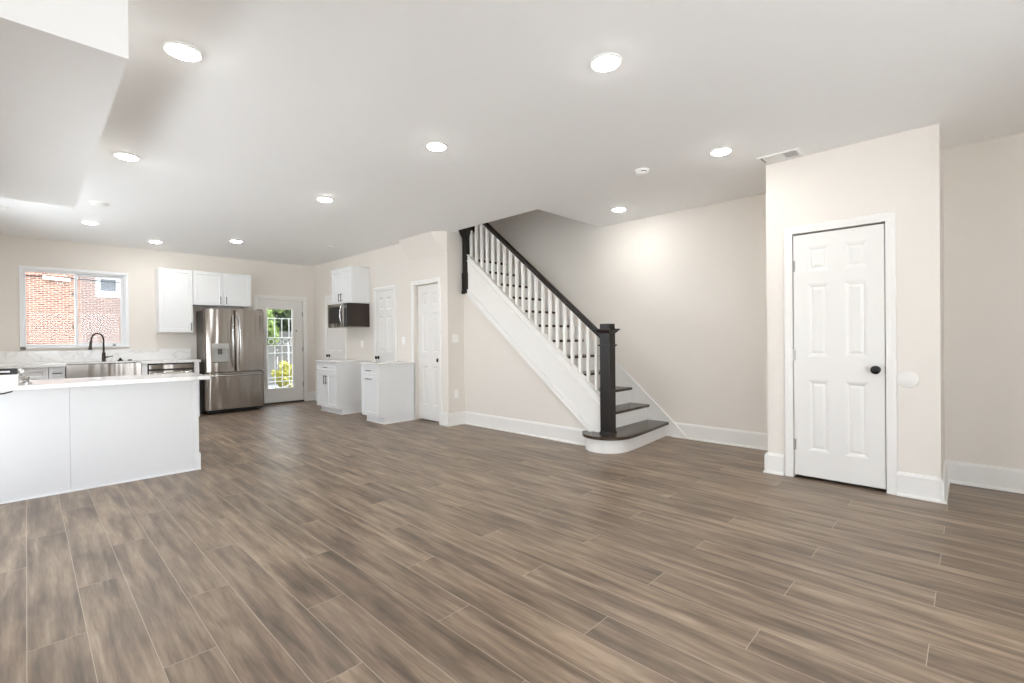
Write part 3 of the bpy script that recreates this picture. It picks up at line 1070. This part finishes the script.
# --- island / peninsula
IX, IY0, IY1 = 1.135, 5.27, 5.74
isl = thing('kitchen_island', 'white panelled kitchen island at the left of the room', 'kitchen island', (0.2, 5.5, 0))
mb = MB().box(XL + 0.02, 0.2392, IY0, IY0 + 0.018, 0, 0.862, 0.0008).box(0.2408, IX - 0.045, IY0, IY0 + 0.018, 0, 0.862, 0.001)
mb.build('back_panel', 'island_paint', isl)
box('body', 'cabinet_paint', (XL + 0.02, IX - 0.006, IY0 + 0.018, IY1, 0.0, 0.862), isl)
MB().box(IX - 0.045, IX, IY0 - 0.003, IY0 + 0.05, 0, 0.862, 0.002).build('corner_post', 'island_paint', isl)
MB().sweep([(0, 0), (0.012, 0), (0.012, 0.155), (0.006, 0.16), (0, 0.16)], (IX, IY0 - 0.004, 0), (IX, IY1, 0), (1, 0, 0)).build('plinth', 'island_paint', isl)
MB().sweep([(0, 0), (0.012, 0), (0.009, 0.010), (0, 0.014)], (XL + 0.02, IY0, 0), (IX + 0.014, IY0, 0), (0, -1, 0)).build('shoe_moulding', 'island_paint', isl)
tag(MB().box(XL + 0.02, 1.192, 5.08, 5.80, 0.864, 0.897, 0.003).build('countertop', 'marble_top'), 'white marble countertop on the kitchen island', 'countertop')
# things lying at the left end of the island
bxo = thing('white_box', 'low white box at the left end of the island countertop', 'box', (-0.2, 5.25, 0.897))
box('carton', 'plastic_white', (-0.42, -0.045, 5.10, 5.40, 0.897, 0.965), bxo, 0.003)
box('lid', 'plastic_white', (-0.423, -0.042, 5.097, 5.403, 0.962, 0.978), bxo, 0.003)
hb = thing('metal_bar', 'black bar with chrome end lying on the white box', 'metal bar', (-0.2, 5.3, 0.978))
box('bar', 'appliance_black', (-0.46, -0.05, 5.25, 5.33, 0.978, 1.022), hb, 0.004)
MB().box(-0.45, -0.09, 5.243, 5.251, 0.994, 1.006).build('trim_strip', 'chrome', hb)
MB().tube([(-0.06, 5.305, 1.0), (-0.035, 5.305, 1.0), (-0.022, 5.30, 0.985)], [0.018, 0.020, 0.014], 14).build('elbow', 'chrome', hb, smooth=True)
mb = MB().lathe((-0.005, 5.27, 0.897), (0, 0, 1), [(0.034, 0), (0.034, 0.012), (0.020, 0.02), (0.018, 0.034), (0.026, 0.042), (0.022, 0.058), (0.0, 0.062)], 20)
tag(mb.build('chrome_fitting', 'chrome', smooth=True), 'small round chrome fitting standing beside the white box', 'fitting')
tag(MB().tube([(-0.32, 5.06, 0.845), (-0.2, 5.06, 0.842), (-0.12, 5.062, 0.848), (-0.075, 5.07, 0.860)], 0.005, 8).build('power_cord', 'black_metal'), 'short dark cord hanging under the left edge of the island counter', 'cord')

# --- base cabinets on the pantry wall
def side_cab(y0, y1, label, ndoor):
    x0 = 3.50
    t = thing('base_cabinet', label, 'cabinet', (3.8, (y0 + y1) / 2, 0))
    MB().prism([(x0 + 0.02, y0, 0.10), (x0 + 0.02, y0, 0.858), (XP - 0.002, y0, 0.858), (XP - 0.002, y0, 0), (x0 + 0.085, y0, 0), (x0 + 0.085, y0, 0.10)], (0, y1 - y0, 0)).build('body', 'cabinet_paint', t)
    MB().sweep([(0, 0), (0.012, 0), (0.008, 0.012), (0, 0.014)], (x0 + 0.085, y0 - 0.012, 0), (x0 + 0.085, y1, 0), (-1, 0, 0)).build('shoe_moulding', 'trim_paint', t)
    MB().sweep([(0, 0), (0.012, 0), (0.008, 0.012), (0, 0.014)], (x0 + 0.075, y0, 0), (XP - 0.002, y0, 0), (0, -1, 0)).build('shoe_moulding', 'trim_paint', t)
    w = y1 - y0
    df = shaker(t, 'drawer', (x0 + 0.02, y1 - 0.003, 0.69), (0, -1, 0), (-1, 0, 0), w - 0.006, 0.16, rail=0.04)
    pull(df, (x0, (y0 + y1) / 2, 0.77), (0, 1, 0), (-1, 0, 0), 0.13, 'bronze_metal')
    if ndoor == 1:
        dd = shaker(t, 'door', (x0 + 0.02, y1 - 0.003, 0.105), (0, -1, 0), (-1, 0, 0), w - 0.006, 0.578)
        pull(dd, (x0, (y0 + y1) / 2, 0.648), (0, 1, 0), (-1, 0, 0), 0.15, 'bronze_metal')
    else:
        for k in range(2):
            dd = shaker(t, 'door', (x0 + 0.02, y1 - 0.003 - k * w / 2, 0.105), (0, -1, 0), (-1, 0, 0), w / 2 - 0.006, 0.578)
            pull(dd, (x0, (y0 + y1) / 2 + (0.035 if k == 0 else -0.035), 0.56), (0, 0, 1), (-1, 0, 0), 0.15, 'bronze_metal')
    return t


side_cab(7.37, 8.14, 'white two door base cabinet below the microwave', 2)
side_cab(6.06, 6.565, 'white one door base cabinet beside the doorway under the stairs', 1)
tag(MB().box(3.475, XP - 0.002, 7.355, 8.155, 0.859, 0.878, 0.003).build('countertop', 'marble_top'), 'thin white countertop on the base cabinet below the microwave', 'countertop')
tag(MB().box(3.475, XP - 0.002, 6.045, 6.58, 0.859, 0.878, 0.003).build('countertop', 'marble_top'), 'thin white countertop on the base cabinet nearest the stairs', 'countertop')

# wall cabinet and microwave above
uc = thing('wall_cabinet', 'white two door wall cabinet above the microwave', 'cabinet', (3.93, 7.74, 1.845))
box('body', 'cabinet_paint', (3.80, XP - 0.002, 7.385, 8.125, 1.845, 2.44), uc)
for k in range(2):
    dd = shaker(uc, 'door', (3.80, 8.122 - k * 0.37, 1.848), (0, -1, 0), (-1, 0, 0), 0.364, 0.589)
    pull(dd, (3.78, 7.755 + (0.04 if k == 0 else -0.04), 1.95), (0, 0, 1), (-1, 0, 0), 0.14, 'bronze_metal')
MB().box(3.775, XP - 0.002, 7.375, 8.135, 2.44, 2.455, 0.003).build('cornice', 'cabinet_paint', uc)
mw = thing('microwave', 'stainless and black over the range microwave under a white cabinet', 'microwave', (3.9, 7.755, 1.435))
mx = 3.735
box('body', 'microwave_side', (mx, XP - 0.002, 7.39, 8.12, 1.45, 1.842), mw, 0.003)
mdoor = box('door', 'steel', (mx - 0.03, mx, 7.54, 8.118, 1.452, 1.840), mw, 0.006)
box('window', 'appliance_black', (mx - 0.033, mx - 0.028, 7.60, 8.06, 1.51, 1.79), mdoor, 0.001)
box('control_panel', 'appliance_black', (mx - 0.03, mx, 7.392, 7.534, 1.452, 1.840), mw, 0.006)
box('display', 'plastic_grey', (mx - 0.032, mx - 0.029, 7.41, 7.516, 1.76, 1.805), mw)
pts = [(mx - 0.03 - 0.045 * math.sin(PI * k / 12) ** 0.6, 7.565, 1.475 + 0.34 * k / 12) for k in range(13)]
MB().tube(pts, 0.011, 12).build('handle', 'chrome', mdoor, smooth=True)
box('bottom_plate', 'steel', (mx - 0.02, XP - 0.002, 7.392, 8.118, 1.437, 1.451), mw, 0.003)

# ------------------------------------------------------------------ staircase
SX0, SX1 = 4.42, XS - 0.022       # clear width between stringer and wall skirt
NT, Z1 = 11, 0.176
st = thing('staircase', 'white staircase with dark treads, white balusters and dark handrail', 'staircase', (5.0, 3.0, 0))
tz = lambda k: (0.176, 0.369)[k] if k < 2 else 0.569 + 0.2085 * (k - 2)
ty = lambda k: (2.645, 2.905)[k] if k < 2 else 3.150 + 0.2525 * (k - 2)
RUN = 0.2525
# starting step with the rounded end


def start_outline(ins):
    pts = [(SX1 if ins == 0 else SX1, 2.655 + ins), (4.9, 2.605 + ins), (4.60, 2.585 + ins)]
    cx, cy, rx, ry = 4.46, 2.86, 0.31 - ins, 0.28 - ins
    for k in range(15):
        a = -PI / 2 - (PI * 0.86) * k / 14
        pts.append((cx + rx * math.cos(a), cy + ry * math.sin(a)))
    pts += [(XU - 0.02, 3.10 - ins), (SX0, 3.10 - ins), (SX1, 3.10 - ins)]
    return pts


MB().prism([(x, y, Z1 - 0.032) for x, y in start_outline(0)], (0, 0, 0.032)).build('tread', 'tread_wood', st)
MB().prism([(x, y, 0.0) for x, y in start_outline(0.035)], (0, 0, Z1 - 0.032)).build('riser', 'trim_paint', st)
for k in range(1, NT):
    y, z = ty(k), tz(k)
    MB().box(SX0, SX1, y, min(y + RUN + 0.03, y + 0.29), z - 0.032, z, 0.008, 2).build('tread', 'tread_wood', st)
    MB().box(SX0, SX1, y + 0.028, y + 0.05, tz(k - 1), z - 0.032).build('riser', 'trim_paint', st)
MB().box(SX0, SX1, ty(11), 6.54, tz(11) - 0.032, tz(11), 0.008, 2).build('landing', 'tread_wood', st)
MB().box(SX0, SX1, ty(11) + 0.028, ty(11) + 0.05, tz(10), tz(11) - 0.032).build('riser', 'trim_paint', st)
# outer stringer panel: lower and upper lines as seen
lo = lambda y: 0.213 + 0.8105 * (y - 3.107)
up = lambda y: 0.545 + 0.842 * (y - 2.917)
YN = 2.89
mb = MB().prism([(4.378, YN, 0.17), (4.378, 3.06, 0.17), (4.378, 3.107, lo(3.107)), (4.378, 5.13, lo(5.13)), (4.378, 5.13, up(5.13)), (4.378, YN, up(YN))], (0.04, 0, 0))
sg = mb.build('stringer', 'trim_paint', st)


def strip(y0, y1, f, a, b, th, nm):
    x = 4.378
    MB().prism([(x, y0, f(y0) + a), (x, y1, f(y1) + a), (x, y1, f(y1) + b), (x, y0, f(y0) + b)], (-th, 0, 0)).build(nm, 'trim_paint', sg)


strip(3.02, 5.13, lo, 0.0, 0.085, 0.020, 'lower_moulding')
strip(3.02, 5.13, lo, 0.0, 0.022, 0.030, 'lower_bead')
strip(YN, 5.13, up, -0.078, -0.064, 0.013, 'fine_bead')
MB().prism([(4.368, YN, up(YN)), (4.368, 5.13, up(5.13)), (4.368, 5.13, up(5.13) + 0.022), (4.368, YN, up(YN) + 0.022)], (0.09, 0, 0)).build('shoe_rail', 'trim_paint', st)
# inner closed string below the treads
MB().prism([(4.418, YN + 0.1, 0.02), (4.418, 5.43, 1.90), (4.418, 5.43, up(5.43)), (4.418, YN + 0.1, up(YN + 0.1))], (0.02, 0, 0)).build('inner_string', 'trim_paint', st)
# wall skirt
MB().prism([(XS - 0.022, 2.42, 0), (XS - 0.022, 3.0, 0), (XS - 0.022, 5.6, 2.1), (XS - 0.022, 5.6, 2.62), (XS - 0.022, 3.35, 0.85), (XS - 0.022, 2.609, 0.19)], (0.022, 0, 0)).build('wall_skirt', 'trim_paint', st)
MB().tube([(XS - 0.020, 2.43, 0.012), (XS - 0.020, 2.612, 0.192), (XS - 0.020, 3.35, 0.852), (XS - 0.020, 5.6, 2.62)], 0.010, 8).build('skirt_cap', 'trim_paint', st)
# handrail
rl = lambda y: 1.365 + 0.842 * (y - 3.036)
RX = 4.435
prof = [(-0.022, -0.075), (0.022, -0.075), (0.026, -0.045), (0.032, -0.035), (0.032, -0.015), (0.018, 0.0), (-0.018, 0.0), (-0.032, -0.015), (-0.032, -0.035), (-0.026, -0.045)]
MB().prism([(RX + a, 2.86, rl(2.86) + b) for a, b in prof], (0, 5.15 - 2.86, 0.842 * (5.15 - 2.86))).build('handrail', 'dark_wood', st)
# the under side fillet
MB().prism([(RX - 0.018, 2.86, rl(2.86) - 0.083), (RX + 0.018, 2.86, rl(2.86) - 0.083), (RX + 0.018, 2.86, rl(2.86) - 0.075), (RX - 0.018, 2.86, rl(2.86) - 0.075)], (0, 5.15 - 2.86, 0.842 * (5.15 - 2.86))).build('rail_fillet', 'trim_paint', st)
# balusters
for k in range(20):
    y = 2.994 + 0.1108 * k
    w = 0.0165
    z0, z1 = up(y) + 0.0, rl(y) - 0.075
    mb = MB()
    a, b = y - w, y + w
    P = [(RX - w, a), (RX + w, a), (RX + w, b), (RX - w, b)]
    bot = [(px, py, up(py) + 0.01) for px, py in P]
    top = [(px, py, rl(py) - 0.08) for px, py in P]
    mb.face(bot)
    mb.face(top)
    for i in range(4):
        j = (i + 1) % 4
        mb.face([bot[i], bot[j], top[j], top[i]])
    mb.build('baluster', 'trim_paint', st)
# newel post on the starting step
NX, NY, NW = 4.398, 2.828, 0.061
nw = MB().box(NX - NW, NX + NW, NY - NW, NY + NW, Z1, 1.315, 0.003).build('newel_post', 'dark_wood', st)


def collar(z0, z1, o0, o1, nm, par, cx, cy, w, m='dark_wood'):
    mb = MB()
    a, b = w + o0, w + o1
    lo_ = [(cx - a, cy - a, z0), (cx + a, cy - a, z0), (cx + a, cy + a, z0), (cx - a, cy + a, z0)]
    hi_ = [(cx - b, cy - b, z1), (cx + b, cy - b, z1), (cx + b, cy + b, z1), (cx - b, cy + b, z1)]
    mb.face(lo_)
    mb.face(hi_)
    for i in range(4):
        j = (i + 1) % 4
        mb.face([lo_[i], lo_[j], hi_[j], hi_[i]])
    return mb.build(nm, m, par)


collar(1.262, 1.30, 0.002, 0.036, 'cap_cove', nw, NX, NY, NW)
collar(1.30, 1.312, 0.038, 0.038, 'cap_plate', nw, NX, NY, NW)
collar(1.312, 1.366, -0.002, -0.004, 'cap_block', nw, NX, NY, NW)
collar(1.125, 1.142, 0.012, 0.012, 'neck_band', nw, NX, NY, NW)
collar(0.638, 0.645, 0.003, 0.003, 'panel_joint', nw, NX, NY, NW)
collar(Z1, Z1 + 0.022, 0.008, 0.004, 'foot_moulding', nw, NX, NY, NW)
# upper newel hanging at the ceiling edge
UX, UY, UW = 4.405, 5.165, 0.045
un = MB().box(UX - UW, UX + UW, UY - UW, UY + UW, 1.865, 3.4, 0.003).build('newel_post', 'dark_wood', st)
collar(2.66, 2.76, 0.0, 0.035, 'cap_cove', un, UX, UY, UW)
collar(2.76, 2.85, 0.038, 0.038, 'cap_plate', un, UX, UY, UW)
collar(1.862, 1.90, 0.012, 0.012, 'foot_block', un, UX, UY, UW)
collar(1.90, 2.16, 0.008, 0.006, 'drop_block', un, UX, UY, UW)
# wall below the stringer
struct(MB().prism([(XU, 2.98, 0), (XU, YE, 0), (XU, YE, lo(YE) + 0.05), (XU, 3.107, lo(3.107) + 0.05), (XU, 2.98, 0.15)], (0.02, 0, 0)).build('wall_under_stairs', 'wall_paint'))

# ------------------------------------------------------------------ ceiling fittings
lights = [
    (0.587, 2.952, 'large recessed ceiling light beside the dropped soffit, nearest on the left'),
    (2.248, 1.439, 'large recessed ceiling light at the top centre of the view'),
    (0.588, 4.936, 'recessed ceiling light beside the far end of the dropped soffit'),
    (2.265, 3.008, 'recessed ceiling light in the middle of the living room ceiling'),
    (2.253, 4.972, 'recessed ceiling light left of the sloped bulkhead'),
    (3.987, 1.462, 'recessed ceiling light closest to the closet and its ceiling vent'),
    (4.904, 2.977, 'recessed ceiling light near the stair opening and stair wall'),
    (0.575, 7.958, 'recessed kitchen ceiling light leftmost, above the window side'),
    (1.373, 8.812, 'recessed kitchen ceiling light closest to the kitchen wall'),
    (2.225, 7.964, 'recessed kitchen ceiling light in front of the refrigerator'),
    (0.587, 0.30, 'recessed ceiling light assumed above the viewer, unseen'),  # unseen lamps from here on, added to light ceiling and closet
    (2.248, -0.6, 'recessed ceiling light assumed behind the viewer, unseen'),
]
for x, y, lab in lights:
    t = thing('ceiling_light', lab, 'ceiling light', (x, y, HC), 'recessed ceiling lights')
    MB().lathe((x, y, HC), (0, 0, -1), [(0.088, 0), (0.087, 0.006), (0.080, 0.010), (0.071, 0.008), (0.070, 0.004), (0.0, 0.004)], 32).build('trim_ring', 'plastic_white', t, smooth=True)
    MB().lathe((x, y, HC - 0.0042), (0, 0, -1), [(0.069, 0), (0.068, 0.006), (0.060, 0.011), (0.042, 0.015), (0.020, 0.017), (0.0, 0.018)], 32).build('diffuser', 'lamp_glow', t)
mb = MB().lathe((0.567, 6.802, HC), (0, 0, -1), [(0.085, 0), (0.085, 0.008), (0.07, 0.018), (0.0, 0.020)], 28)
tag(mb.build('junction_cover', 'plastic_white', smooth=True), 'unlit round white cover on the ceiling above the island', 'ceiling cover')
sm = thing('smoke_detector', 'white round smoke detector on the ceiling before the stairs', 'smoke detector', (3.922, 2.139, HC))
MB().lathe((3.922, 2.139, HC), (0, 0, -1), [(0.065, 0), (0.065, 0.012), (0.058, 0.014), (0.056, 0.032), (0.045, 0.040), (0.0, 0.042)], 28).build('housing', 'plastic_white', sm, smooth=True)
MB().tube([(3.922 + 0.057 * math.cos(a), 2.139 + 0.057 * math.sin(a), HC - 0.022) for a in [math.radians(200 + 5 * i) for i in range(11)]], 0.004, 6).build('sensor_slot', 'vent_dark', sm)
mb = MB().lathe((3.423, 7.321, HC), (0, 0, -1), [(0.05, 0), (0.05, 0.02), (0.04, 0.03), (0.0, 0.033)], 24)
tag(mb.build('smoke_detector', 'plastic_white', smooth=True), 'small white detector on the ceiling before the microwave cabinet', 'smoke detector')


def vent(x0, x1, y0, y1, label, long_y=True, dark=(0.6, 0.9)):
    t = thing('ceiling_vent', label, 'air vent', ((x0 + x1) / 2, (y0 + y1) / 2, HC))
    mb = MB()
    f = 0.02
    mb.box(x0, x1, y0, y0 + f, HC - 0.008, HC).box(x0, x1, y1 - f, y1, HC - 0.008, HC).box(x0, x0 + f, y0 + f, y1 - f, HC - 0.008, HC).box(x1 - f, x1, y0 + f, y1 - f, HC - 0.008, HC)
    mb.build('frame', 'plastic_white', t)
    MB().box(x0 + f, x1 - f, y0 + f, y1 - f, HC - 0.0015, HC).build('duct_opening', 'vent_dark', t)
    mb = MB()
    n = int((y1 - y0 - 2 * f) / 0.014)
    for k in range(n):
        yy_ = y0 + f + 0.007 + k * 0.014
        s = (yy_ - y0) / (y1 - y0)
        if dark[0] < 1 - s < dark[1]:
            mb.face([(x0 + f, yy_ - 0.002, HC - 0.002), (x1 - f, yy_ - 0.002, HC - 0.002), (x1 - f, yy_ + 0.002, HC - 0.008), (x0 + f, yy_ + 0.002, HC - 0.008)])
        else:
            mb.face([(x0 + f, yy_ - 0.006, HC - 0.002), (x1 - f, yy_ - 0.006, HC - 0.002), (x1 - f, yy_ + 0.006, HC - 0.007), (x0 + f, yy_ + 0.006, HC - 0.007)])
    mb.build('louvers', 'plastic_white', t)


vent(4.365, 4.555, 0.985, 1.305, 'white louvered ceiling vent along the top of the closet')
vent(-0.26, -0.12, 7.62, 7.86, 'small grey slotted ceiling vent beyond the dropped soffit', dark=(0.0, 1.0))

# ------------------------------------------------------------------ wall plates
mb = MB().lathe((XC, 0.339, 0.88), (-1, 0, 0), [(0.064, 0), (0.064, 0.003), (0.058, 0.006), (0.0, 0.008)], 36)
tag(mb.build('round_wall_plate', 'plate_paint', smooth=True), 'round white blank plate on the closet wall right of the door', 'wall plate')


def plate_y(x, z, label, w, h, kind):
    t = thing('light_switch' if kind == 'switch' else 'outlet', label, kind, (x, YE, z))
    MB().box(x - w / 2, x + w / 2, YE - 0.006, YE, z - h / 2, z + h / 2, 0.002).build('plate', 'plastic_white', t)
    if kind == 'switch':
        for dx in (-0.022, 0.022):
            MB().box(x + dx - 0.015, x + dx + 0.015, YE - 0.010, YE - 0.006, z - 0.032, z + 0.032, 0.002).build('rocker', 'plastic_white', t)
    else:
        for dz in (-0.02, 0.02):
            MB().box(x - 0.015, x + 0.015, YE - 0.008, YE - 0.006, z + dz - 0.014, z + dz + 0.014, 0.001).build('socket', 'plastic_white', t)


plate_y(4.235, 1.227, 'white double light switch on the wall beside the stairs', 0.115, 0.115, 'switch')
plate_y(4.245, 0.44, 'white outlet low on the wall beside the stairs', 0.072, 0.115, 'outlet')


def plate_x(y, z, label, w, h, kind):
    t = thing('light_switch' if kind == 'switch' else 'outlet', label, kind, (XP, y, z))
    MB().box(XP - 0.006, XP, y - w / 2, y + w / 2, z - h / 2, z + h / 2, 0.002).build('plate', 'plastic_white', t)
    if kind == 'switch':
        MB().box(XP - 0.009, XP - 0.006, y - 0.015, y + 0.015, z - 0.03, z + 0.03, 0.001).build('rocker', 'plastic_white', t)
    else:
        for dz in (-0.02, 0.02):
            MB().box(XP - 0.008, XP - 0.006, y - 0.015, y + 0.015, z + dz - 0.014, z + dz + 0.014, 0.001).build('socket', 'plastic_white', t)


plate_x(7.67, 1.15, 'white outlet on the pantry wall below the microwave', 0.072, 0.115, 'outlet')
plate_x(6.36, 1.20, 'white light switch between the two nearest pantry doors', 0.072, 0.115, 'switch')

# ------------------------------------------------------------------ outside
tag(MB().box(-16, 16, YK + 0.16, 32, -0.35, -0.25).build('yard_ground', 'concrete', origin=(0, 0, 0)), 'grey paved yard outside the kitchen', 'ground')['kind'] = 'structure'
K = 26.0 / 15.0
BY = 26.0
bh = thing('brick_house', 'red brick neighbouring house seen through the kitchen window', 'house', (0.0, BY, -0.25))
nwx0, nwx1, nwz0, nwz1 = 1.17 * K, 1.70 * K, 3.13, 4.17
MB().cells([-14, nwx0 + 0.03, nwx1 - 0.03, 5.2], [-0.25, nwz0 + 0.03, nwz1 - 0.03, 12.0], BY, BY + 0.3,
           lambda x, z: not (nwx0 + 0.03 < x < nwx1 - 0.03 and nwz0 + 0.03 < z < nwz1 - 0.03), lambda u, v, t: (u, t, v)).build('wall', 'red_brick', bh)
mb = MB()
mb.box(nwx0, nwx1, BY - 0.03, BY + 0.1, nwz0, nwz0 + 0.26, 0.004).box(nwx0, nwx1, BY - 0.03, BY + 0.1, nwz1 - 0.28, nwz1, 0.004)
mb.box(nwx0, nwx0 + 0.15, BY - 0.03, BY + 0.1, nwz0 + 0.26, nwz1 - 0.28, 0.004).box(nwx1 - 0.27, nwx1, BY - 0.03, BY + 0.1, nwz0 + 0.26, nwz1 - 0.28, 0.004)
wf = mb.build('window', 'window_vinyl', bh)
MB().box(nwx0 + 0.15, nwx1 - 0.27, BY + 0.05, BY + 0.06, nwz0 + 0.26, nwz1 - 0.28).build('pane', 'blind_grey', wf)
MB().box(-14.3, 5.5, BY - 0.4, BY + 4.0, 12.0, 12.25).build('roof', 'concrete', bh)
cb = [(-12 + 0.8 * k, BY - 0.08, 3.80 + 0.04 * math.sin(k * 0.9)) for k in range(22)]
tag(MB().tube(cb, 0.022, 8).build('cable', 'black_metal'), 'dark cable running along the neighbouring brick wall', 'cable')
wl = thing('wall_tube', 'white tube on the neighbouring brick wall', 'lamp', (0.86, BY - 0.1, 3.74))  # plain white tube set along the brick wall
MB().tube([(0.27 * K, BY - 0.12, 3.79), (0.72 * K, BY - 0.12, 3.74)], 0.065, 14).build('housing', 'plastic_white', wl, smooth=True)
MB().box(0.72, 1.0, BY - 0.1, BY, 3.72, 3.80, 0.004).build('bracket', 'plastic_white', wl)
# back yard beyond the glazed door
fn = thing('yard_fence', 'grey board fence across the back of the yard', 'fence', (6.0, 17.0, -0.25))
for k in range(20):
    x = 2.75 + k * 0.36
    MB().box(x, x + 0.345, 17.0, 17.03, -0.25, 1.55, 0.004).build('board', 'fence_wood', fn)
MB().box(2.7, 10.0, 17.03, 17.08, 0.1, 0.2).box(2.7, 10.0, 17.03, 17.08, 1.2, 1.3).build('rail', 'fence_wood', fn)
tag(MB().box(3.0, 9.0, 10.6, 13.1, -0.25, -0.235).build('lawn', 'grass'), 'patchy lawn outside the glazed door', 'lawn', kind='stuff')


def leafy(name, label, cat, x, y, z0, r, h, n, m, trunk=0.0, group=None, big=1.0):
    t = thing(name, label, cat, (x, y, z0), group)
    rnd = random.Random(hash((round(x, 2), round(y, 2))) & 0xffff)
    mb = MB()
    cz = z0 + trunk + h / 2
    for _ in range(n):
        while True:
            p = Vector((rnd.uniform(-1, 1), rnd.uniform(-1, 1), rnd.uniform(-1, 1)))
            if 0.3 < p.length < 1 * (0.8 + 0.2 * math.sin(p.x * 7 + p.z * 5)):
                break
        c = Vector((x + p.x * r, y + p.y * r, cz + p.z * h / 2))
        a = Vector((rnd.gauss(0, 1), rnd.gauss(0, 1), rnd.gauss(0, 1))).normalized()
        b = a.cross(Vector((rnd.gauss(0, 1), rnd.gauss(0, 1), rnd.gauss(0, 1)))).normalized()
        s = rnd.uniform(0.04, 0.085) * big
        mb.face([c - a * s, c + b * s * 0.45, c + a * s, c - b * s * 0.45])
    mb.build('foliage', m, t, weld=False)
    mb = MB()
    mb.tube([(x, y, z0), (x + 0.03, y, z0 + (trunk + h * 0.5) * 0.5), (x, y + 0.03, z0 + trunk + h * 0.5)], [0.07 if trunk else 0.03, 0.05 if trunk else 0.02, 0.02], 8)
    for k in range(5):
        a = k * 1.3
        mb.tube([(x, y, z0 + trunk + h * 0.2), (x + r * 0.6 * math.cos(a), y + r * 0.6 * math.sin(a), z0 + trunk + h * 0.55)], [0.02, 0.008], 6)
    mb.build('trunk', 'bark', t)


leafy('tree', 'green leafy tree on the left beyond the glazed door', 'tree', 4.75, 15.5, -0.2495, 0.9, 2.5, 5200, 'leaf_green', 0.95, big=1.2)
leafy('tree', 'darker leafy tree on the right beyond the glazed door', 'tree', 6.75, 15.6, -0.2495, 1.05, 3.0, 4200, 'leaf_dark', 1.0)
leafy('tree', 'tall dense tree behind the yard fence', 'tree', 6.6, 19.2, -0.2495, 1.7, 4.2, 7000, 'leaf_dark', 0.8, big=1.7)
leafy('tree', 'yellow green tree behind the right end of the yard fence', 'tree', 9.6, 20.5, -0.2495, 1.5, 4.6, 4500, 'leaf_yellow', 0.8, big=1.7)
leafy('bush', 'yellow green bush in the middle of the yard', 'bush', 5.25, 14.0, -0.2495, 0.5, 0.95, 1400, 'leaf_yellow')
leafy('bush', 'dark green bush at the left of the yard', 'bush', 4.15, 13.9, -0.2495, 0.45, 0.9, 1200, 'leaf_dark')
leafy('bush', 'mid green bush at the right of the yard', 'bush', 6.4, 13.7, -0.2495, 0.5, 1.0, 1200, 'leaf_green')
